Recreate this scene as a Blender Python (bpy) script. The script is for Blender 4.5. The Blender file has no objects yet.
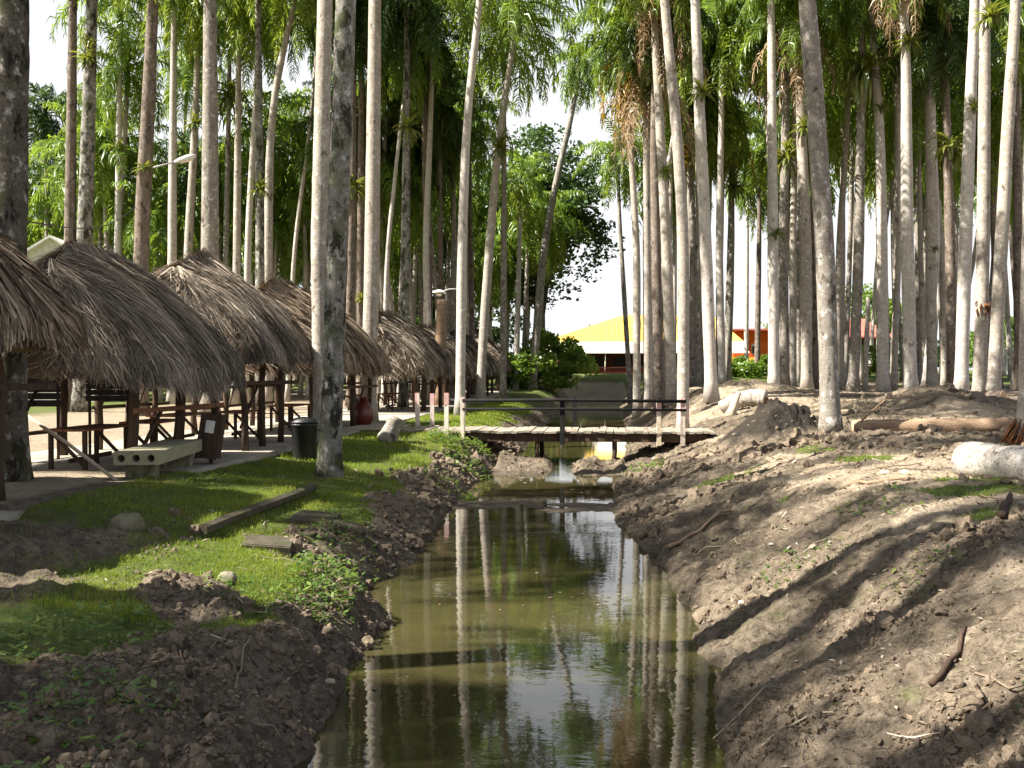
import bpy, math, random
import numpy as np
from mathutils import Vector, Euler

random.seed(7)
RNG = np.random.default_rng(11)
SC = bpy.context.scene
COL = SC.collection
R = math.radians

# ------------------------------------------------------------------ camera
CAM = np.array([0.0, 0.0, 1.9])
YAW, PITCH, FPX = R(5.6), R(0.80), 1000.0
_r = np.array([math.cos(YAW), math.sin(YAW), 0.0])
_h = np.array([-math.sin(YAW), math.cos(YAW), 0.0])
_f = _h * math.cos(PITCH) - np.array([0, 0, math.sin(PITCH)])
_u = _h * math.sin(PITCH) + np.array([0, 0, math.cos(PITCH)])


def P(px, py, D):
    """the place seen at this spot of the photograph, D metres ahead"""
    return CAM + D * (_f + _r * (px - 512) / FPX - _u * (py - 384) / FPX)


cd = bpy.data.cameras.new('camera')
cam = bpy.data.objects.new('camera', cd)
COL.objects.link(cam)
cam.location = CAM
cam.rotation_euler = (R(90) - PITCH, 0, YAW)
cd.sensor_width = 36.0
cd.lens = FPX / 1024 * 36
cd.clip_start = 0.05
cd.clip_end = 5000
SC.camera = cam


# ------------------------------------------------------------------ noise
def _hash(ix, iy, seed):
    n = (ix.astype(np.int64) * 374761393 + iy.astype(np.int64) * 668265263 + seed * 1442695041) & 0xFFFFFFFF
    n = ((n ^ (n >> 13)) * 1274126177) & 0xFFFFFFFF
    n = (n ^ (n >> 16)) & 0xFFFFFFFF
    return n / 4294967295.0


def vnoise(x, y, seed=0):
    x0, y0 = np.floor(x), np.floor(y)
    fx, fy = x - x0, y - y0
    fx, fy = fx * fx * fx * (fx * (fx * 6 - 15) + 10), fy * fy * fy * (fy * (fy * 6 - 15) + 10)
    a, b = _hash(x0, y0, seed), _hash(x0 + 1, y0, seed)
    c, d = _hash(x0, y0 + 1, seed), _hash(x0 + 1, y0 + 1, seed)
    return (a * (1 - fx) + b * fx) * (1 - fy) + (c * (1 - fx) + d * fx) * fy


def fbm(x, y, seed=0, octv=4, gain=.5):
    s, a, t = 0.0, 1.0, 0.0
    c, sn = math.cos(.6), math.sin(.6)
    for i in range(octv):
        s = s + a * (vnoise(x, y, seed + i * 17) - .5)
        t += a
        x, y = (x * c - y * sn) * 2.03 + 11.3, (x * sn + y * c) * 2.03 + 5.7
        a *= gain
    return s / t * 2


def ridged(x, y, seed=0, octv=3):
    s, a, t = 0.0, 1.0, 0.0
    c, sn = math.cos(.9), math.sin(.9)
    for i in range(octv):
        s = s + a * (1 - np.abs(2 * vnoise(x, y, seed + i * 31) - 1))
        t += a
        x, y = (x * c - y * sn) * 2.1 + 3.1, (x * sn + y * c) * 2.1 + 9.2
        a *= .55
    return s / t - .5


def sm(a, b, x):
    t = np.clip((x - a) / (b - a), 0, 1)
    return t * t * (3 - 2 * t)


# ------------------------------------------------------------------ terrain shape
WATER = -1.0
_yl = [-40, 6, 7.6, 9.1, 10.7, 11.6, 12.6, 13.4, 14.1, 16.6, 20, 24, 27, 34, 45, 72, 97, 99]
_xl = [-2.3, -2.25, -2.3, -2.45, -2.5, -2.7, -3.3, -3.15, -2.95, -3.06, -3.3, -3.6, -3.4, -3.1, -3.3, -3.6, -3.6, -3.5]
_yr = [-40, 6, 7.3, 8.3, 10.4, 12.1, 14.5, 18.1, 21.5, 24, 27, 34, 45, 60, 72, 97]
_xr = [.9, .9, .91, .98, .93, .9, .73, .27, -.05, .1, .2, .6, .8, .8, .8, .8]


def xl(Y): return np.interp(Y, _yl, _xl) + .20 * fbm(np.asarray(Y) * .55, 0 * np.asarray(Y) + 3.3, 301, 4) + .10 * fbm(np.asarray(Y) * 2.6, 0 * np.asarray(Y) + 1.3, 302, 3)
def xr(Y): return np.interp(Y, _yr, _xr) + .22 * fbm(np.asarray(Y) * .6, 0 * np.asarray(Y) + 7.7, 303, 4) + .09 * fbm(np.asarray(Y) * 2.4, 0 * np.asarray(Y) + 4.1, 304, 3)


def masks(X, Y):
    """mud / grass / pale dirt / dark heap weights of the ground"""
    u = xl(Y) - X
    v = X - xr(Y)
    n1 = fbm(X * .9, Y * .9, 5, 4)
    n2 = fbm(X * .35, Y * .35, 9, 3)
    left = u > -1.7
    edge = 1.0 + .55 * n1 + .25 * n2
    nearmud = sm(8.9, 7.6, Y + .8 * n1) * sm(2.0, 1.2, u - .6 * n1 - .15 * (7.5 - Y))
    nearmud = np.maximum(nearmud, sm(1.15, .75, np.hypot((X + 4.0 + .35 * (Y - 9.2)) / .62, (Y - 9.2) / 1.0) - .35 * n1))
    g = sm(edge - .25, edge + .3, u) * (1 - nearmud)
    g *= sm(-7.72, -7.55, X) + sm(-17, -30, X) * .8 + sm(33, 45, Y) * .0
    bare = sm(-.25, .12, n2 + .5 * n1)                   # worn patches by the path
    bare = np.maximum(bare, np.exp(-((X + 6.5) / 1.5) ** 2 - ((Y - 10.6) / 1.7) ** 2) * (1.3 + .9 * n1))
    bare = np.clip(bare, 0, 1.1)
    g *= 1 - .9 * bare * sm(-4.5, -5.6, X) * sm(13.6, 12.2, Y) * sm(7.4, 8.4, Y)
    g = np.where(left, g, 0)
    far = sm(60, 95, Y)
    # patches of grass on the right bank
    gr = sm(.22, .45, n1 + .5 * n2 - .04) * sm(1.2, 1.9, v) * sm(5.5, 3.8, v) * sm(9, 11, Y) * sm(26, 20, Y)
    gr = np.maximum(gr * .8, sm(62, 80, Y) * sm(.0, .3, n2 + .15) * .8)
    gr2 = sm(70, 92, Y) * np.where((u < .8) & (v < .8) & (Y < 100.5), 0, 1)
    g = np.maximum(g, np.where(left, 0, gr))
    g = np.maximum(g, gr2 * .9)
    # pale trodden earth: behind the huts, and on the right plateau
    pale = sm(-7.6, -8.6, X) * sm(75, 55, Y) * (1 - g)
    pr = sm(1.6, 2.6, v + .8 * n1) * sm(.0, .35, n2 + .3 * n1 + .05) * sm(70, 55, Y)
    pale = np.maximum(pale, np.where(left, 0, pr * (1 - g)))
    pale = np.maximum(pale, sm(94, 96, Y) * sm(101, 99, Y) * (u < 1) * (v < 1))
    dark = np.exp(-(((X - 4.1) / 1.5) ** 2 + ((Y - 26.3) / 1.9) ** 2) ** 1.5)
    return g, pale, dark


def H(X, Y, detail=True):
    X = np.asarray(X, float)
    Y = np.asarray(Y, float)
    u = xl(Y) - X
    v = X - xr(Y)
    # ---- left bank
    f = sm(22, 32, Y)
    zn = np.interp(u, [-9, 0, .35, .7, 1.0, 1.5, 2.6, 4.6, 6], [-1.0, -1.0, -.72, -.52, -.42, -.34, -.2, -.03, 0])
    zf = np.interp(u, [-9, 0, .5, 1.0, 1.8, 2.6], [-1.0, -1.0, -.55, -.28, -.05, 0])
    step = .13 * sm(-5.16, -5.26, X) * sm(12.2, 12.5, Y) * sm(17.4, 17.0, Y) - .06 * sm(-5.2, -5.1, X) * sm(12.2, 12.5, Y) * sm(17.4, 17, Y) * sm(1.0, 1.6, u)
    zl = zn * (1 - f) + zf * f + step
    rise = .35 * sm(58, 82, Y) + 1.15 * sm(82, 105, Y)
    zl = zl + rise * sm(0, 2, u)
    # ---- right bank
    st = 1 + .75 * sm(14, 22, Y) * sm(50, 36, Y)
    zr = np.interp(v / st, [-9, 0, .3, 1.3, 2.0, 2.6, 3.4], [-1.0, -1.0, -.84, -.3, .08, .3, .38])
    plat = .35 * sm(26, 44, Y) + .25 * sm(60, 85, Y) + .55 * sm(82, 105, Y)
    zr = zr + plat * sm(.5, 3.2, v)
    # spoil heaps on the right
    heap = lambda cx, cy, rx, ry, h: h * np.exp(-(((X - cx) / rx) ** 2 + ((Y - cy) / ry) ** 2))
    n2 = fbm(X * .7, Y * .7, 21, 3)
    zr = zr + (heap(4.1, 26.3, 1.15, 1.4, .74) + heap(10.2, 33.5, 3.3, 3.0, .62) + heap(6.2, 44, 3.2, 3.0, .55)
               + heap(4.9, 12.4, 1.0, 2.4, .14) + heap(3.4, 8.2, .5, 1.6, .12)
               + heap(3.1, 50, 2.0, 5, .3)) * (1 + .5 * n2)
    z = np.where(u > 0, zl, np.where(v > 0, zr, 0))
    # ---- canal bed
    w = np.maximum(xr(Y) - xl(Y), .5)
    t = np.clip(-u / w, 0, 1)
    bed = -1.0 - .5 * np.power(np.sin(np.pi * t), .7)
    cx = X + 1.35
    dam = np.exp(-((Y - 29.5 - .3 * fbm(X * .8, Y * 0 + 2, 3, 2)) / 2.0) ** 2) * (1 - .95 * np.exp(-(cx / .33) ** 2)) * (1 + .5 * fbm(X * 1.2, Y * 1.2, 4, 3))
    bed = np.maximum(bed, -1.25 + (.40 + .22 * np.clip(np.abs(cx) / 1.8, 0, 1.2)) * dam)
    bar = np.exp(-((Y - 21.15 - .12 * np.sin(X * 1.7)) / .75) ** 2)
    bar = np.clip(bar * 1.8, 0, 1)
    bed = np.maximum(bed, -1.2 + (.203 + .05 * fbm(X * 1.1, Y * 1.6, 71, 3)) * bar)
    inside = (u <= 0) & (v <= 0)
    z = np.where(inside, bed, z)
    e_ = sm(95, 103, Y) * sm(130, 120, Y)
    z = np.where(np.abs(X + 1.4) < 9, z * (1 - e_) + 1.5 * e_, z)
    # soft roll everywhere
    land = np.clip(np.minimum(np.abs(u), np.abs(v)) * 1.5, 0, 1)
    z = z + .06 * fbm(X * .45, Y * .45, 33, 3) * np.where(inside, .25, land)
    if detail:
        g, pale, dark = masks(X, Y)
        wid = np.where(inside, .25 + .75 * dam, 1.0)
        rough = (1 - .82 * g) * (1 + 1.3 * dark) * wid * sm(95, 55, Y)
        rough = rough * np.where(X < -7.6, .12, 1.0) * np.where((u > 0) & (X > -7.6), 1 + .9 * sm(13, 8, Y), 1)
        rough = rough * np.where(v > 0, np.clip(1.15 - .55 * pale, .25, 1.2), 1)
        path = (X < -7.55)
        z = z + rough * (.095 * ridged(X * 1.5, Y * 1.5, 40, 3) + .075 * fbm(X * 4.2, Y * 4.2, 51, 3) + .06 * ridged(X * 8, Y * 8, 61, 3) + .022 * ridged(X * 21, Y * 21, 63, 2))
        # ruts and washed furrows running down the right bank
        z = z + np.where(v > .2, .09 * ridged((X * .45 + Y * .9) * .8, (Y * .45 - X * .9) * .25, 77, 2) * rough * sm(70, 40, Y), 0)
        z = z + .012 * g * fbm(X * 6, Y * 6, 81, 2)
    return z


def hz(x, y): return float(H(np.array([x]), np.array([y]))[0])


# ------------------------------------------------------------------ mesh helpers
class MB:
    """collects vertices and faces, builds ONE mesh object"""
    def __init__(s):
        s.V, s.L, s.N, s.A, s.n = [], [], [], [], 0

    def add(s, V, F, a=None):
        V = np.asarray(V, float).reshape(-1, 3)
        s.V.append(V)
        if isinstance(F, np.ndarray):
            s.L.append((F + s.n).ravel())
            s.N.append(np.full(len(F), F.shape[1]))
        else:
            for f in F:
                s.L.append(np.array(f) + s.n)
            s.N.append(np.array([len(f) for f in F]))
        if a is None: a = .5
        s.A.append(np.broadcast_to(np.asarray(a, float), (len(V),)))
        s.n += len(V)
        return s

    def box(s, c, d, rz=0., a=None, rx=0., ry=0.):
        x, y, z = d[0] / 2, d[1] / 2, d[2] / 2
        V = np.array([[i, j, k] for k in (-z, z) for j in (-y, y) for i in (-x, x)], float)
        V = V @ np.array(Euler((rx, ry, rz)).to_matrix()).T + np.asarray(c, float)
        return s.add(V, [(0, 2, 3, 1), (4, 5, 7, 6), (0, 1, 5, 4), (2, 6, 7, 3), (0, 4, 6, 2), (1, 3, 7, 5)], a)

    def beam(s, p, q, w, h, a=None, jit=0.):
        p, q = np.asarray(p, float), np.asarray(q, float)
        t = q - p
        t /= np.linalg.norm(t)
        up = np.array([0, 0, 1.]) if abs(t[2]) < .95 else np.array([1., 0, 0])
        sd = np.cross(t, up); sd /= np.linalg.norm(sd)
        up = np.cross(sd, t)
        V = []
        for e in (p, q):
            for i, j in ((-1, -1), (1, -1), (1, 1), (-1, 1)):
                V.append(e + sd * i * w / 2 + up * j * h / 2)
        V = np.array(V) + (RNG.normal(0, jit, (8, 3)) if jit else 0)
        return s.add(V, [(0, 1, 2, 3), (7, 6, 5, 4), (0, 4, 5, 1), (1, 5, 6, 2), (2, 6, 7, 3), (3, 7, 4, 0)], a)

    def tube(s, pts, rad, k=8, a=None, cap=True, wob=0., ell=None):
        pts = np.asarray(pts, float)
        n = len(pts)
        rad = np.broadcast_to(np.asarray(rad, float), (n,))
        T = np.gradient(pts, axis=0)
        T /= np.linalg.norm(T, axis=1)[:, None] + 1e-9
        ref = np.array([0, 1., 0]) if abs(T[0][1]) < .9 else np.array([1., 0, 0])
        A = np.cross(T, ref); A /= np.linalg.norm(A, axis=1)[:, None] + 1e-9
        B = np.cross(T, A)
        th = np.linspace(0, 2 * np.pi, k, endpoint=False)
        rr = rad[:, None] * (1 + (RNG.normal(0, wob, (n, k)) if wob else np.zeros((n, k))))
        V = pts[:, None, :] + rr[..., None] * (np.cos(th)[None, :, None] * A[:, None, :] + np.sin(th)[None, :, None] * B[:, None, :])
        i = np.arange(n - 1)[:, None] * k
        j = np.arange(k)[None, :]
        j2 = (j + 1) % k
        F = np.stack([i + j, i + j2, i + k + j2, i + k + j], -1).reshape(-1, 4)
        s.add(V.reshape(-1, 3), F, a)
        if cap:
            b = s.n - n * k
            s.L.append(np.arange(k)[::-1] + b); s.N.append(np.array([k]))
            s.L.append(np.arange(k) + b + (n - 1) * k); s.N.append(np.array([k]))
        return s

    def lathe(s, prof, c=(0, 0, 0), k=16, a=None):
        prof = np.asarray(prof, float)
        return s.tube_profile(prof, c, k, a)

    def tube_profile(s, prof, c, k, a):
        th = np.linspace(0, 2 * np.pi, k, endpoint=False)
        V = np.stack([np.outer(prof[:, 0], np.cos(th)), np.outer(prof[:, 0], np.sin(th)), np.repeat(prof[:, 1:2], k, 1)], -1) + np.asarray(c, float)
        n = len(prof)
        i = np.arange(n - 1)[:, None] * k
        j = np.arange(k)[None, :]
        j2 = (j + 1) % k
        F = np.stack([i + j, i + j2, i + k + j2, i + k + j], -1).reshape(-1, 4)
        s.add(V.reshape(-1, 3), F, a)
        b = s.n - n * k
        s.L.append(np.arange(k)[::-1] + b); s.N.append(np.array([k]))
        s.L.append(np.arange(k) + b + (n - 1) * k); s.N.append(np.array([k]))
        return s

    def mesh(s, name, mat, smooth=False):
        V = np.concatenate(s.V)
        L = np.concatenate(s.L).astype(np.int32)
        N = np.concatenate(s.N).astype(np.int32)
        me = bpy.data.meshes.new(name)
        me.vertices.add(len(V)); me.vertices.foreach_set('co', V.astype(np.float32).ravel())
        me.loops.add(len(L)); me.loops.foreach_set('vertex_index', L)
        me.polygons.add(len(N))
        me.polygons.foreach_set('loop_start', np.concatenate([[0], np.cumsum(N)[:-1]]).astype(np.int32))
        me.polygons.foreach_set('use_smooth', np.full(len(N), bool(smooth)))
        me.update(calc_edges=True)
        at = me.attributes.new('tint', 'FLOAT', 'POINT')
        at.data.foreach_set('value', np.concatenate(s.A).astype(np.float32))
        if mat: me.materials.append(mat)
        me.validate()
        return me

    def build(s, name, mat, parent=None, smooth=False, loc=None):
        o = bpy.data.objects.new(name, s.mesh(name, mat, smooth))
        COL.objects.link(o)
        if parent is not None: o.parent = parent
        if loc is not None: o.location = loc
        return o


def put(name, me, parent=None, loc=None, rot=None, scale=None):
    o = bpy.data.objects.new(name, me)
    COL.objects.link(o)
    if parent is not None: o.parent = parent
    if loc is not None: o.location = loc
    if rot is not None: o.rotation_euler = rot
    if scale is not None: o.scale = scale
    return o


def tag(o, label=None, cat=None, group=None, kind=None):
    if label: o['label'] = label
    if cat: o['category'] = cat
    if group: o['group'] = group
    if kind: o['kind'] = kind
    return o


def thing(name, label, cat, loc=(0, 0, 0), rz=0., group=None):
    o = bpy.data.objects.new(name, None)
    COL.objects.link(o)
    o.empty_display_size = .2
    o.location = loc
    o.rotation_euler = (0, 0, rz)
    return tag(o, label, cat, group)


def copy_tree(o, parent=None):
    c = o.copy(); COL.objects.link(c)
    if parent is not None: c.parent = parent
    for ch in list(o.children): copy_tree(ch, c)
    return c


# ------------------------------------------------------------------ materials
class NT:
    def __init__(s, name):
        s.m = bpy.data.materials.new(name)
        s.m.use_nodes = True
        s.t = s.m.node_tree
        s.t.nodes.clear()
        s.out = s.n('ShaderNodeOutputMaterial')

    def n(s, ty, **kw):
        nd = s.t.nodes.new(ty)
        for k, v in kw.items():
            if k.startswith('i_'):
                nd.inputs[k[2:].replace('_', ' ')].default_value = v
            else:
                setattr(nd, k, v)
        return nd

    def l(s, a, b): s.t.links.new(a, b)

    def noise(s, co, scale, detail=4, rough=.55, dist=0.):
        nd = s.n('ShaderNodeTexNoise')
        nd.inputs['Scale'].default_value = scale
        nd.inputs['Detail'].default_value = detail
        nd.inputs['Roughness'].default_value = rough
        nd.inputs['Distortion'].default_value = dist
        if co is not None: s.l(co, nd.inputs['Vector'])
        return nd.outputs['Fac']

    def ramp(s, fac, stops, interp='LINEAR'):
        nd = s.n('ShaderNodeValToRGB')
        cr = nd.color_ramp
        cr.interpolation = interp
        while len(cr.elements) < len(stops): cr.elements.new(.5)
        for e, (p, c) in zip(cr.elements, stops):
            e.position = p
            e.color = (c[0], c[1], c[2], 1) if not isinstance(c, (int, float)) else (c, c, c, 1)
        s.l(fac, nd.inputs['Fac'])
        return nd.outputs['Color']

    def mix(s, fac, a, b, mode='MIX'):
        nd = s.n('ShaderNodeMix', data_type='RGBA', blend_type=mode)
        for sock, v in ((nd.inputs[0], fac), (nd.inputs[6], a), (nd.inputs[7], b)):
            if isinstance(v, (int, float)): sock.default_value = v
            elif isinstance(v, (tuple, list)): sock.default_value = (v[0], v[1], v[2], 1)
            else: s.l(v, sock)
        return nd.outputs[2]

    def math(s, op, a, b=0., c=None):
        nd = s.n('ShaderNodeMath', operation=op)
        for i, v in enumerate((a, b, c)):
            if v is None: continue
            if isinstance(v, (int, float)): nd.inputs[i].default_value = v
            else: s.l(v, nd.inputs[i])
        return nd.outputs[0]

    def mapping(s, co, scale=(1, 1, 1), loc=None):
        nd = s.n('ShaderNodeMapping')
        nd.inputs['Scale'].default_value = scale
        s.l(co, nd.inputs['Vector'])
        if loc is not None: s.l(loc, nd.inputs['Location'])
        return nd.outputs[0]

    def attr(s, name):
        return s.n('ShaderNodeAttribute', attribute_name=name)

    def bump(s, h, strength=.5, dist=.02, normal=None):
        nd = s.n('ShaderNodeBump')
        nd.inputs['Strength'].default_value = strength
        nd.inputs['Distance'].default_value = dist
        s.l(h, nd.inputs['Height'])
        if normal is not None: s.l(normal, nd.inputs['Normal'])
        return nd.outputs[0]

    def bsdf(s, color, rough=.8, normal=None, spec=.3, metal=0.):
        nd = s.n('ShaderNodeBsdfPrincipled')
        if isinstance(color, (tuple, list)): nd.inputs['Base Color'].default_value = (*color[:3], 1)
        else: s.l(color, nd.inputs['Base Color'])
        if isinstance(rough, (int, float)): nd.inputs['Roughness'].default_value = rough
        else: s.l(rough, nd.inputs['Roughness'])
        nd.inputs['Specular IOR Level'].default_value = spec
        nd.inputs['Metallic'].default_value = metal
        if normal is not None: s.l(normal, nd.inputs['Normal'])
        return nd.outputs[0]

    def done(s, sh):
        s.l(sh, s.out.inputs['Surface'])
        return s.m


def obj_coord(t):
    """object coordinates shifted by a number of the object's own, so copies differ"""
    tc = t.n('ShaderNodeTexCoord')
    oi = t.n('ShaderNodeObjectInfo')
    cm = t.n('ShaderNodeCombineXYZ')
    v = t.math('MULTIPLY', oi.outputs['Random'], 37.0)
    for i in range(3): t.l(v, cm.inputs[i])
    ad = t.n('ShaderNodeVectorMath', operation='ADD')
    t.l(tc.outputs['Object'], ad.inputs[0]); t.l(cm.outputs[0], ad.inputs[1])
    return ad.outputs[0], oi.outputs['Random'], tc.outputs['Object']


def bark(name, c1, c2, dark, patch=.5, moss=None, white=.3):
    t = NT(name)
    co, rnd, raw = obj_coord(t)
    base = t.mix(t.ramp(t.noise(t.mapping(co, (1, 1, .45)), 2.6, 5), [(.3, 0), (.7, 1)]), c1, c2)
    base = t.mix(t.math('MULTIPLY', rnd, .35), base, (c1[0] * .62, c1[1] * .58, c1[2] * .52))
    rings = t.noise(t.mapping(co, (2.2, 2.2, 11)), 1.0, 5, .7, .6)
    base = t.mix(t.ramp(rings, [(.36, .30), (.5, 0)]), base, dark, 'MIX')
    fine = t.noise(co, 26, 5, .65)
    base = t.mix(t.ramp(fine, [(.36, .6), (.52, 0)]), base, dark)
    lich = t.noise(t.mapping(co, (1, 1, .7)), 7, 3, .6)
    base = t.mix(t.ramp(lich, [(.56, 0), (.68, white)]), base, (.62, .60, .55))
    pt = t.noise(t.mapping(co, (1, 1, .55)), 3.7, 5, .7, .4)
    base = t.mix(t.ramp(pt, [(.5 + .18 * (1 - patch), 0), (.58 + .18 * (1 - patch), .95)]), base, dark)
    if moss:
        mo = t.noise(co, 1.9, 4, .6)
        base = t.mix(t.ramp(mo, [(.5, 0), (.68, .75)]), base, moss)
    hgt = t.math('ADD', t.math('MULTIPLY', rings, .3), t.math('MULTIPLY', fine, .6))
    return t.done(t.bsdf(base, .92, t.bump(hgt, .7, .03), .15))


M = {}
M['bark_pale'] = bark('pale grey palm bark', (.46, .415, .355), (.31, .27, .225), (.10, .08, .06), .5, None, .6)
M['bark_white'] = bark('whitish palm bark', (.60, .56, .51), (.42, .38, .33), (.15, .12, .095), .45, None, .75)
M['bark_grey'] = bark('grey palm bark', (.33, .30, .26), (.21, .185, .155), (.065, .052, .04), .65, None, .6)
M['bark_mottled'] = bark('mottled palm bark', (.31, .295, .265), (.17, .16, .135), (.022, .02, .014), 1.0, (.07, .08, .03), .6)
M['bark_dark'] = bark('dark lichened bark', (.15, .135, .11), (.085, .075, .06), (.018, .016, .012), .95, (.05, .055, .02), .5)
M['bark_brown'] = bark('brown palm bark', (.235, .19, .155), (.14, .11, .088), (.05, .038, .028), .75, None, .25)


def leaf(name, c1, c2, c3, trans=.52, gloss=.03):
    t = NT(name)
    a = t.attr('tint').outputs['Fac']
    oi = t.n('ShaderNodeObjectInfo').outputs['Random']
    col = t.ramp(t.math('ADD', t.math('MULTIPLY', a, .8), t.math('MULTIPLY', oi, .2)), [(0, c1), (.5, c2), (1, c3)])
    d = t.n('ShaderNodeBsdfDiffuse'); t.l(col, d.inputs['Color'])
    tr = t.n('ShaderNodeBsdfTranslucent')
    hot = t.mix(.55, col, (c3[0] * 1.1, c3[1] * 1.25, c3[2] * .6))
    t.l(hot, tr.inputs['Color'])
    m1 = t.n('ShaderNodeMixShader'); m1.inputs[0].default_value = trans
    t.l(d.outputs[0], m1.inputs[1]); t.l(tr.outputs[0], m1.inputs[2])
    g = t.n('ShaderNodeBsdfGlossy'); g.inputs['Roughness'].default_value = .38
    g.inputs['Color'].default_value = (.8, .85, .8, 1)
    m2 = t.n('ShaderNodeMixShader'); m2.inputs[0].default_value = gloss
    t.l(m1.outputs[0], m2.inputs[1]); t.l(g.outputs[0], m2.inputs[2])
    return t.done(m2.outputs[0])


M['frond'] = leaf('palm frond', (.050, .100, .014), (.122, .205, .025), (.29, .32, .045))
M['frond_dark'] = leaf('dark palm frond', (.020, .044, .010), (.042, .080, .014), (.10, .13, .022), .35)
M['dead_frond'] = leaf('dry brown frond', (.16, .095, .05), (.27, .175, .10), (.40, .29, .18), .25, .02)
M['orange_frond'] = leaf('orange dying frond', (.32, .10, .012), (.50, .21, .02), (.48, .30, .05), .35, .03)
M['grass'] = leaf('grass blades', (.060, .105, .011), (.155, .225, .022), (.33, .33, .07), .4, .02)
M['weed'] = leaf('broad weed leaves', (.04, .09, .014), (.09, .16, .025), (.22, .25, .05), .4, .06)
M['epiphyte'] = leaf('strap leaves', (.05, .085, .012), (.12, .155, .02), (.30, .28, .05), .4, .08)
M['broadleaf'] = leaf('broadleaf foliage', (.020, .048, .016), (.045, .088, .024), (.10, .15, .035), .3, .05)
M['bush_leaf'] = leaf('bush foliage', (.05, .10, .014), (.12, .20, .026), (.24, .31, .05), .45, .04)
M['litter'] = leaf('dry litter', (.10, .07, .045), (.24, .185, .13), (.46, .40, .32), .1, .02)
M['thatch'] = None


def thatch_mat(name, stops):
    t = NT(name)
    a = t.attr('tint').outputs['Fac']
    tc = t.n('ShaderNodeTexCoord').outputs['Object']
    nz = t.noise(tc, 1.3, 3)
    col = t.ramp(t.math('ADD', t.math('MULTIPLY', a, .75), t.math('MULTIPLY', nz, .3)), stops)
    d = t.bsdf(col, .9, None, .12)
    return t.done(d)


M['thatch'] = thatch_mat('weathered thatch', [(.1, (.048, .038, .030)), (.36, (.19, .153, .118)), (.62, (.39, .32, .25)), (1, (.68, .60, .49))])
M['thatch_dry'] = thatch_mat('dry leaf thatch', [(.1, (.075, .052, .036)), (.4, (.215, .160, .112)), (.7, (.36, .29, .21)), (1, (.58, .51, .41))])


def plain(name, c1, c2, scale=6, rough=.8, spec=.3, stretch=(1, 1, 1), bumpd=.01, dark=None):
    t = NT(name)
    co, rnd, raw = obj_coord(t)
    co = t.mapping(co, stretch)
    n = t.noise(co, scale, 5, .6)
    col = t.mix(t.ramp(n, [(.32, 0), (.68, 1)]), c1, c2)
    fine = t.noise(co, scale * 6, 4, .6)
    if dark:
        col = t.mix(t.ramp(t.noise(co, scale * .45, 5, .65), [(.52, 0), (.66, .85)]), col, dark)
    col = t.mix(t.ramp(fine, [(.35, .35), (.55, 0)]), col, tuple(v * .45 for v in c2))
    return t.done(t.bsdf(col, rough, t.bump(t.math('ADD', n, fine), .5, bumpd), spec))


M['wood_dark'] = plain('dark weathered wood', (.085, .055, .036), (.04, .026, .018), 9, .85, .2, (1, 1, .15))
M['wood_red'] = plain('red brown timber', (.27, .125, .065), (.16, .075, .042), 9, .8, .2, (.3, .3, .3))
M['wood_pale'] = plain('pale bleached boards', (.50, .42, .32), (.33, .26, .19), 5, .85, .2, (1.5, .3, 1))
M['wood_deck'] = plain('weathered deck boards', (.36, .31, .25), (.23, .195, .15), 5, .88, .2, (1.5, .3, 1), .01, (.12, .09, .065))
M['wood_cut'] = plain('fresh cut palm wood', (.62, .44, .28), (.48, .31, .18), 12, .85, .15)
M['wood_log'] = plain('old fallen trunk', (.36, .25, .16), (.20, .13, .085), 7, .9, .15, (.3, 1, 1))
M['paint_black'] = plain('black painted rail', (.010, .010, .010), (.018, .017, .016), 5, .8, .12)
M['paint_white'] = plain('worn white paint', (.68, .62, .55), (.52, .43, .34), 6, .7, .3, (1, 1, .6), .005, (.40, .33, .2))
M['paint_pink'] = plain('faded pink paint', (.66, .40, .38), (.52, .33, .30), 8, .75, .2)
M['concrete'] = plain('pale concrete', (.42, .375, .31), (.30, .265, .21), 2.2, .9, .2, (1, 1, 1), .006, (.22, .19, .14))
M['concrete_edge'] = plain('mossy concrete', (.27, .25, .18), (.15, .145, .09), 5, .9, .15, (1, 1, 1), .01, (.05, .06, .02))
M['slab'] = plain('precast slab', (.36, .34, .22), (.28, .26, .17), 2.5, .85, .2)
M['slab_dark'] = plain('stained old slab', (.10, .085, .058), (.058, .05, .033), 5, .9, .15, (1, 1, 1), .015, (.05, .06, .02))
M['hole_shade'] = plain('painted hole shade', (.015, .014, .012), (.02, .018, .015), 4, .95, .05)  # near-black colour standing for the shade inside the bench holes
M['black_plastic'] = plain('black plastic', (.012, .012, .012), (.02, .019, .018), 4, .5, .4)
M['dark_blue'] = plain('dark board', (.020, .016, .022), (.03, .022, .03), 5, .7, .3)
M['red_glaze'] = plain('dark red glaze', (.13, .022, .015), (.08, .016, .012), 4, .35, .5)
M['metal'] = plain('galvanised pole', (.46, .46, .46), (.36, .36, .37), 9, .45, .5)
M['lamp_white'] = plain('white lamp housing', (.72, .72, .68), (.62, .61, .57), 9, .4, .4)
M['yellow_roof'] = plain('yellow roof sheet', (.72, .48, .10), (.63, .41, .09), .5, .6, .3)
M['yellow_wall'] = plain('yellow wall', (.70, .50, .07), (.62, .43, .07), .7, .8, .2)
M['cream'] = plain('cream awning', (.78, .74, .62), (.70, .65, .52), .6, .7, .2)
M['brick_red'] = plain('red brown wall', (.17, .05, .035), (.11, .034, .026), 1.1, .85, .2)
M['orange_wall'] = plain('orange wall', (.68, .13, .02), (.60, .10, .02), .6, .8, .2)
M['red_roof'] = plain('faded red roof', (.52, .17, .13), (.44, .13, .10), .7, .7, .2)
M['white_wall'] = plain('white wall', (.76, .75, .71), (.66, .64, .59), .8, .85, .2)
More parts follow.
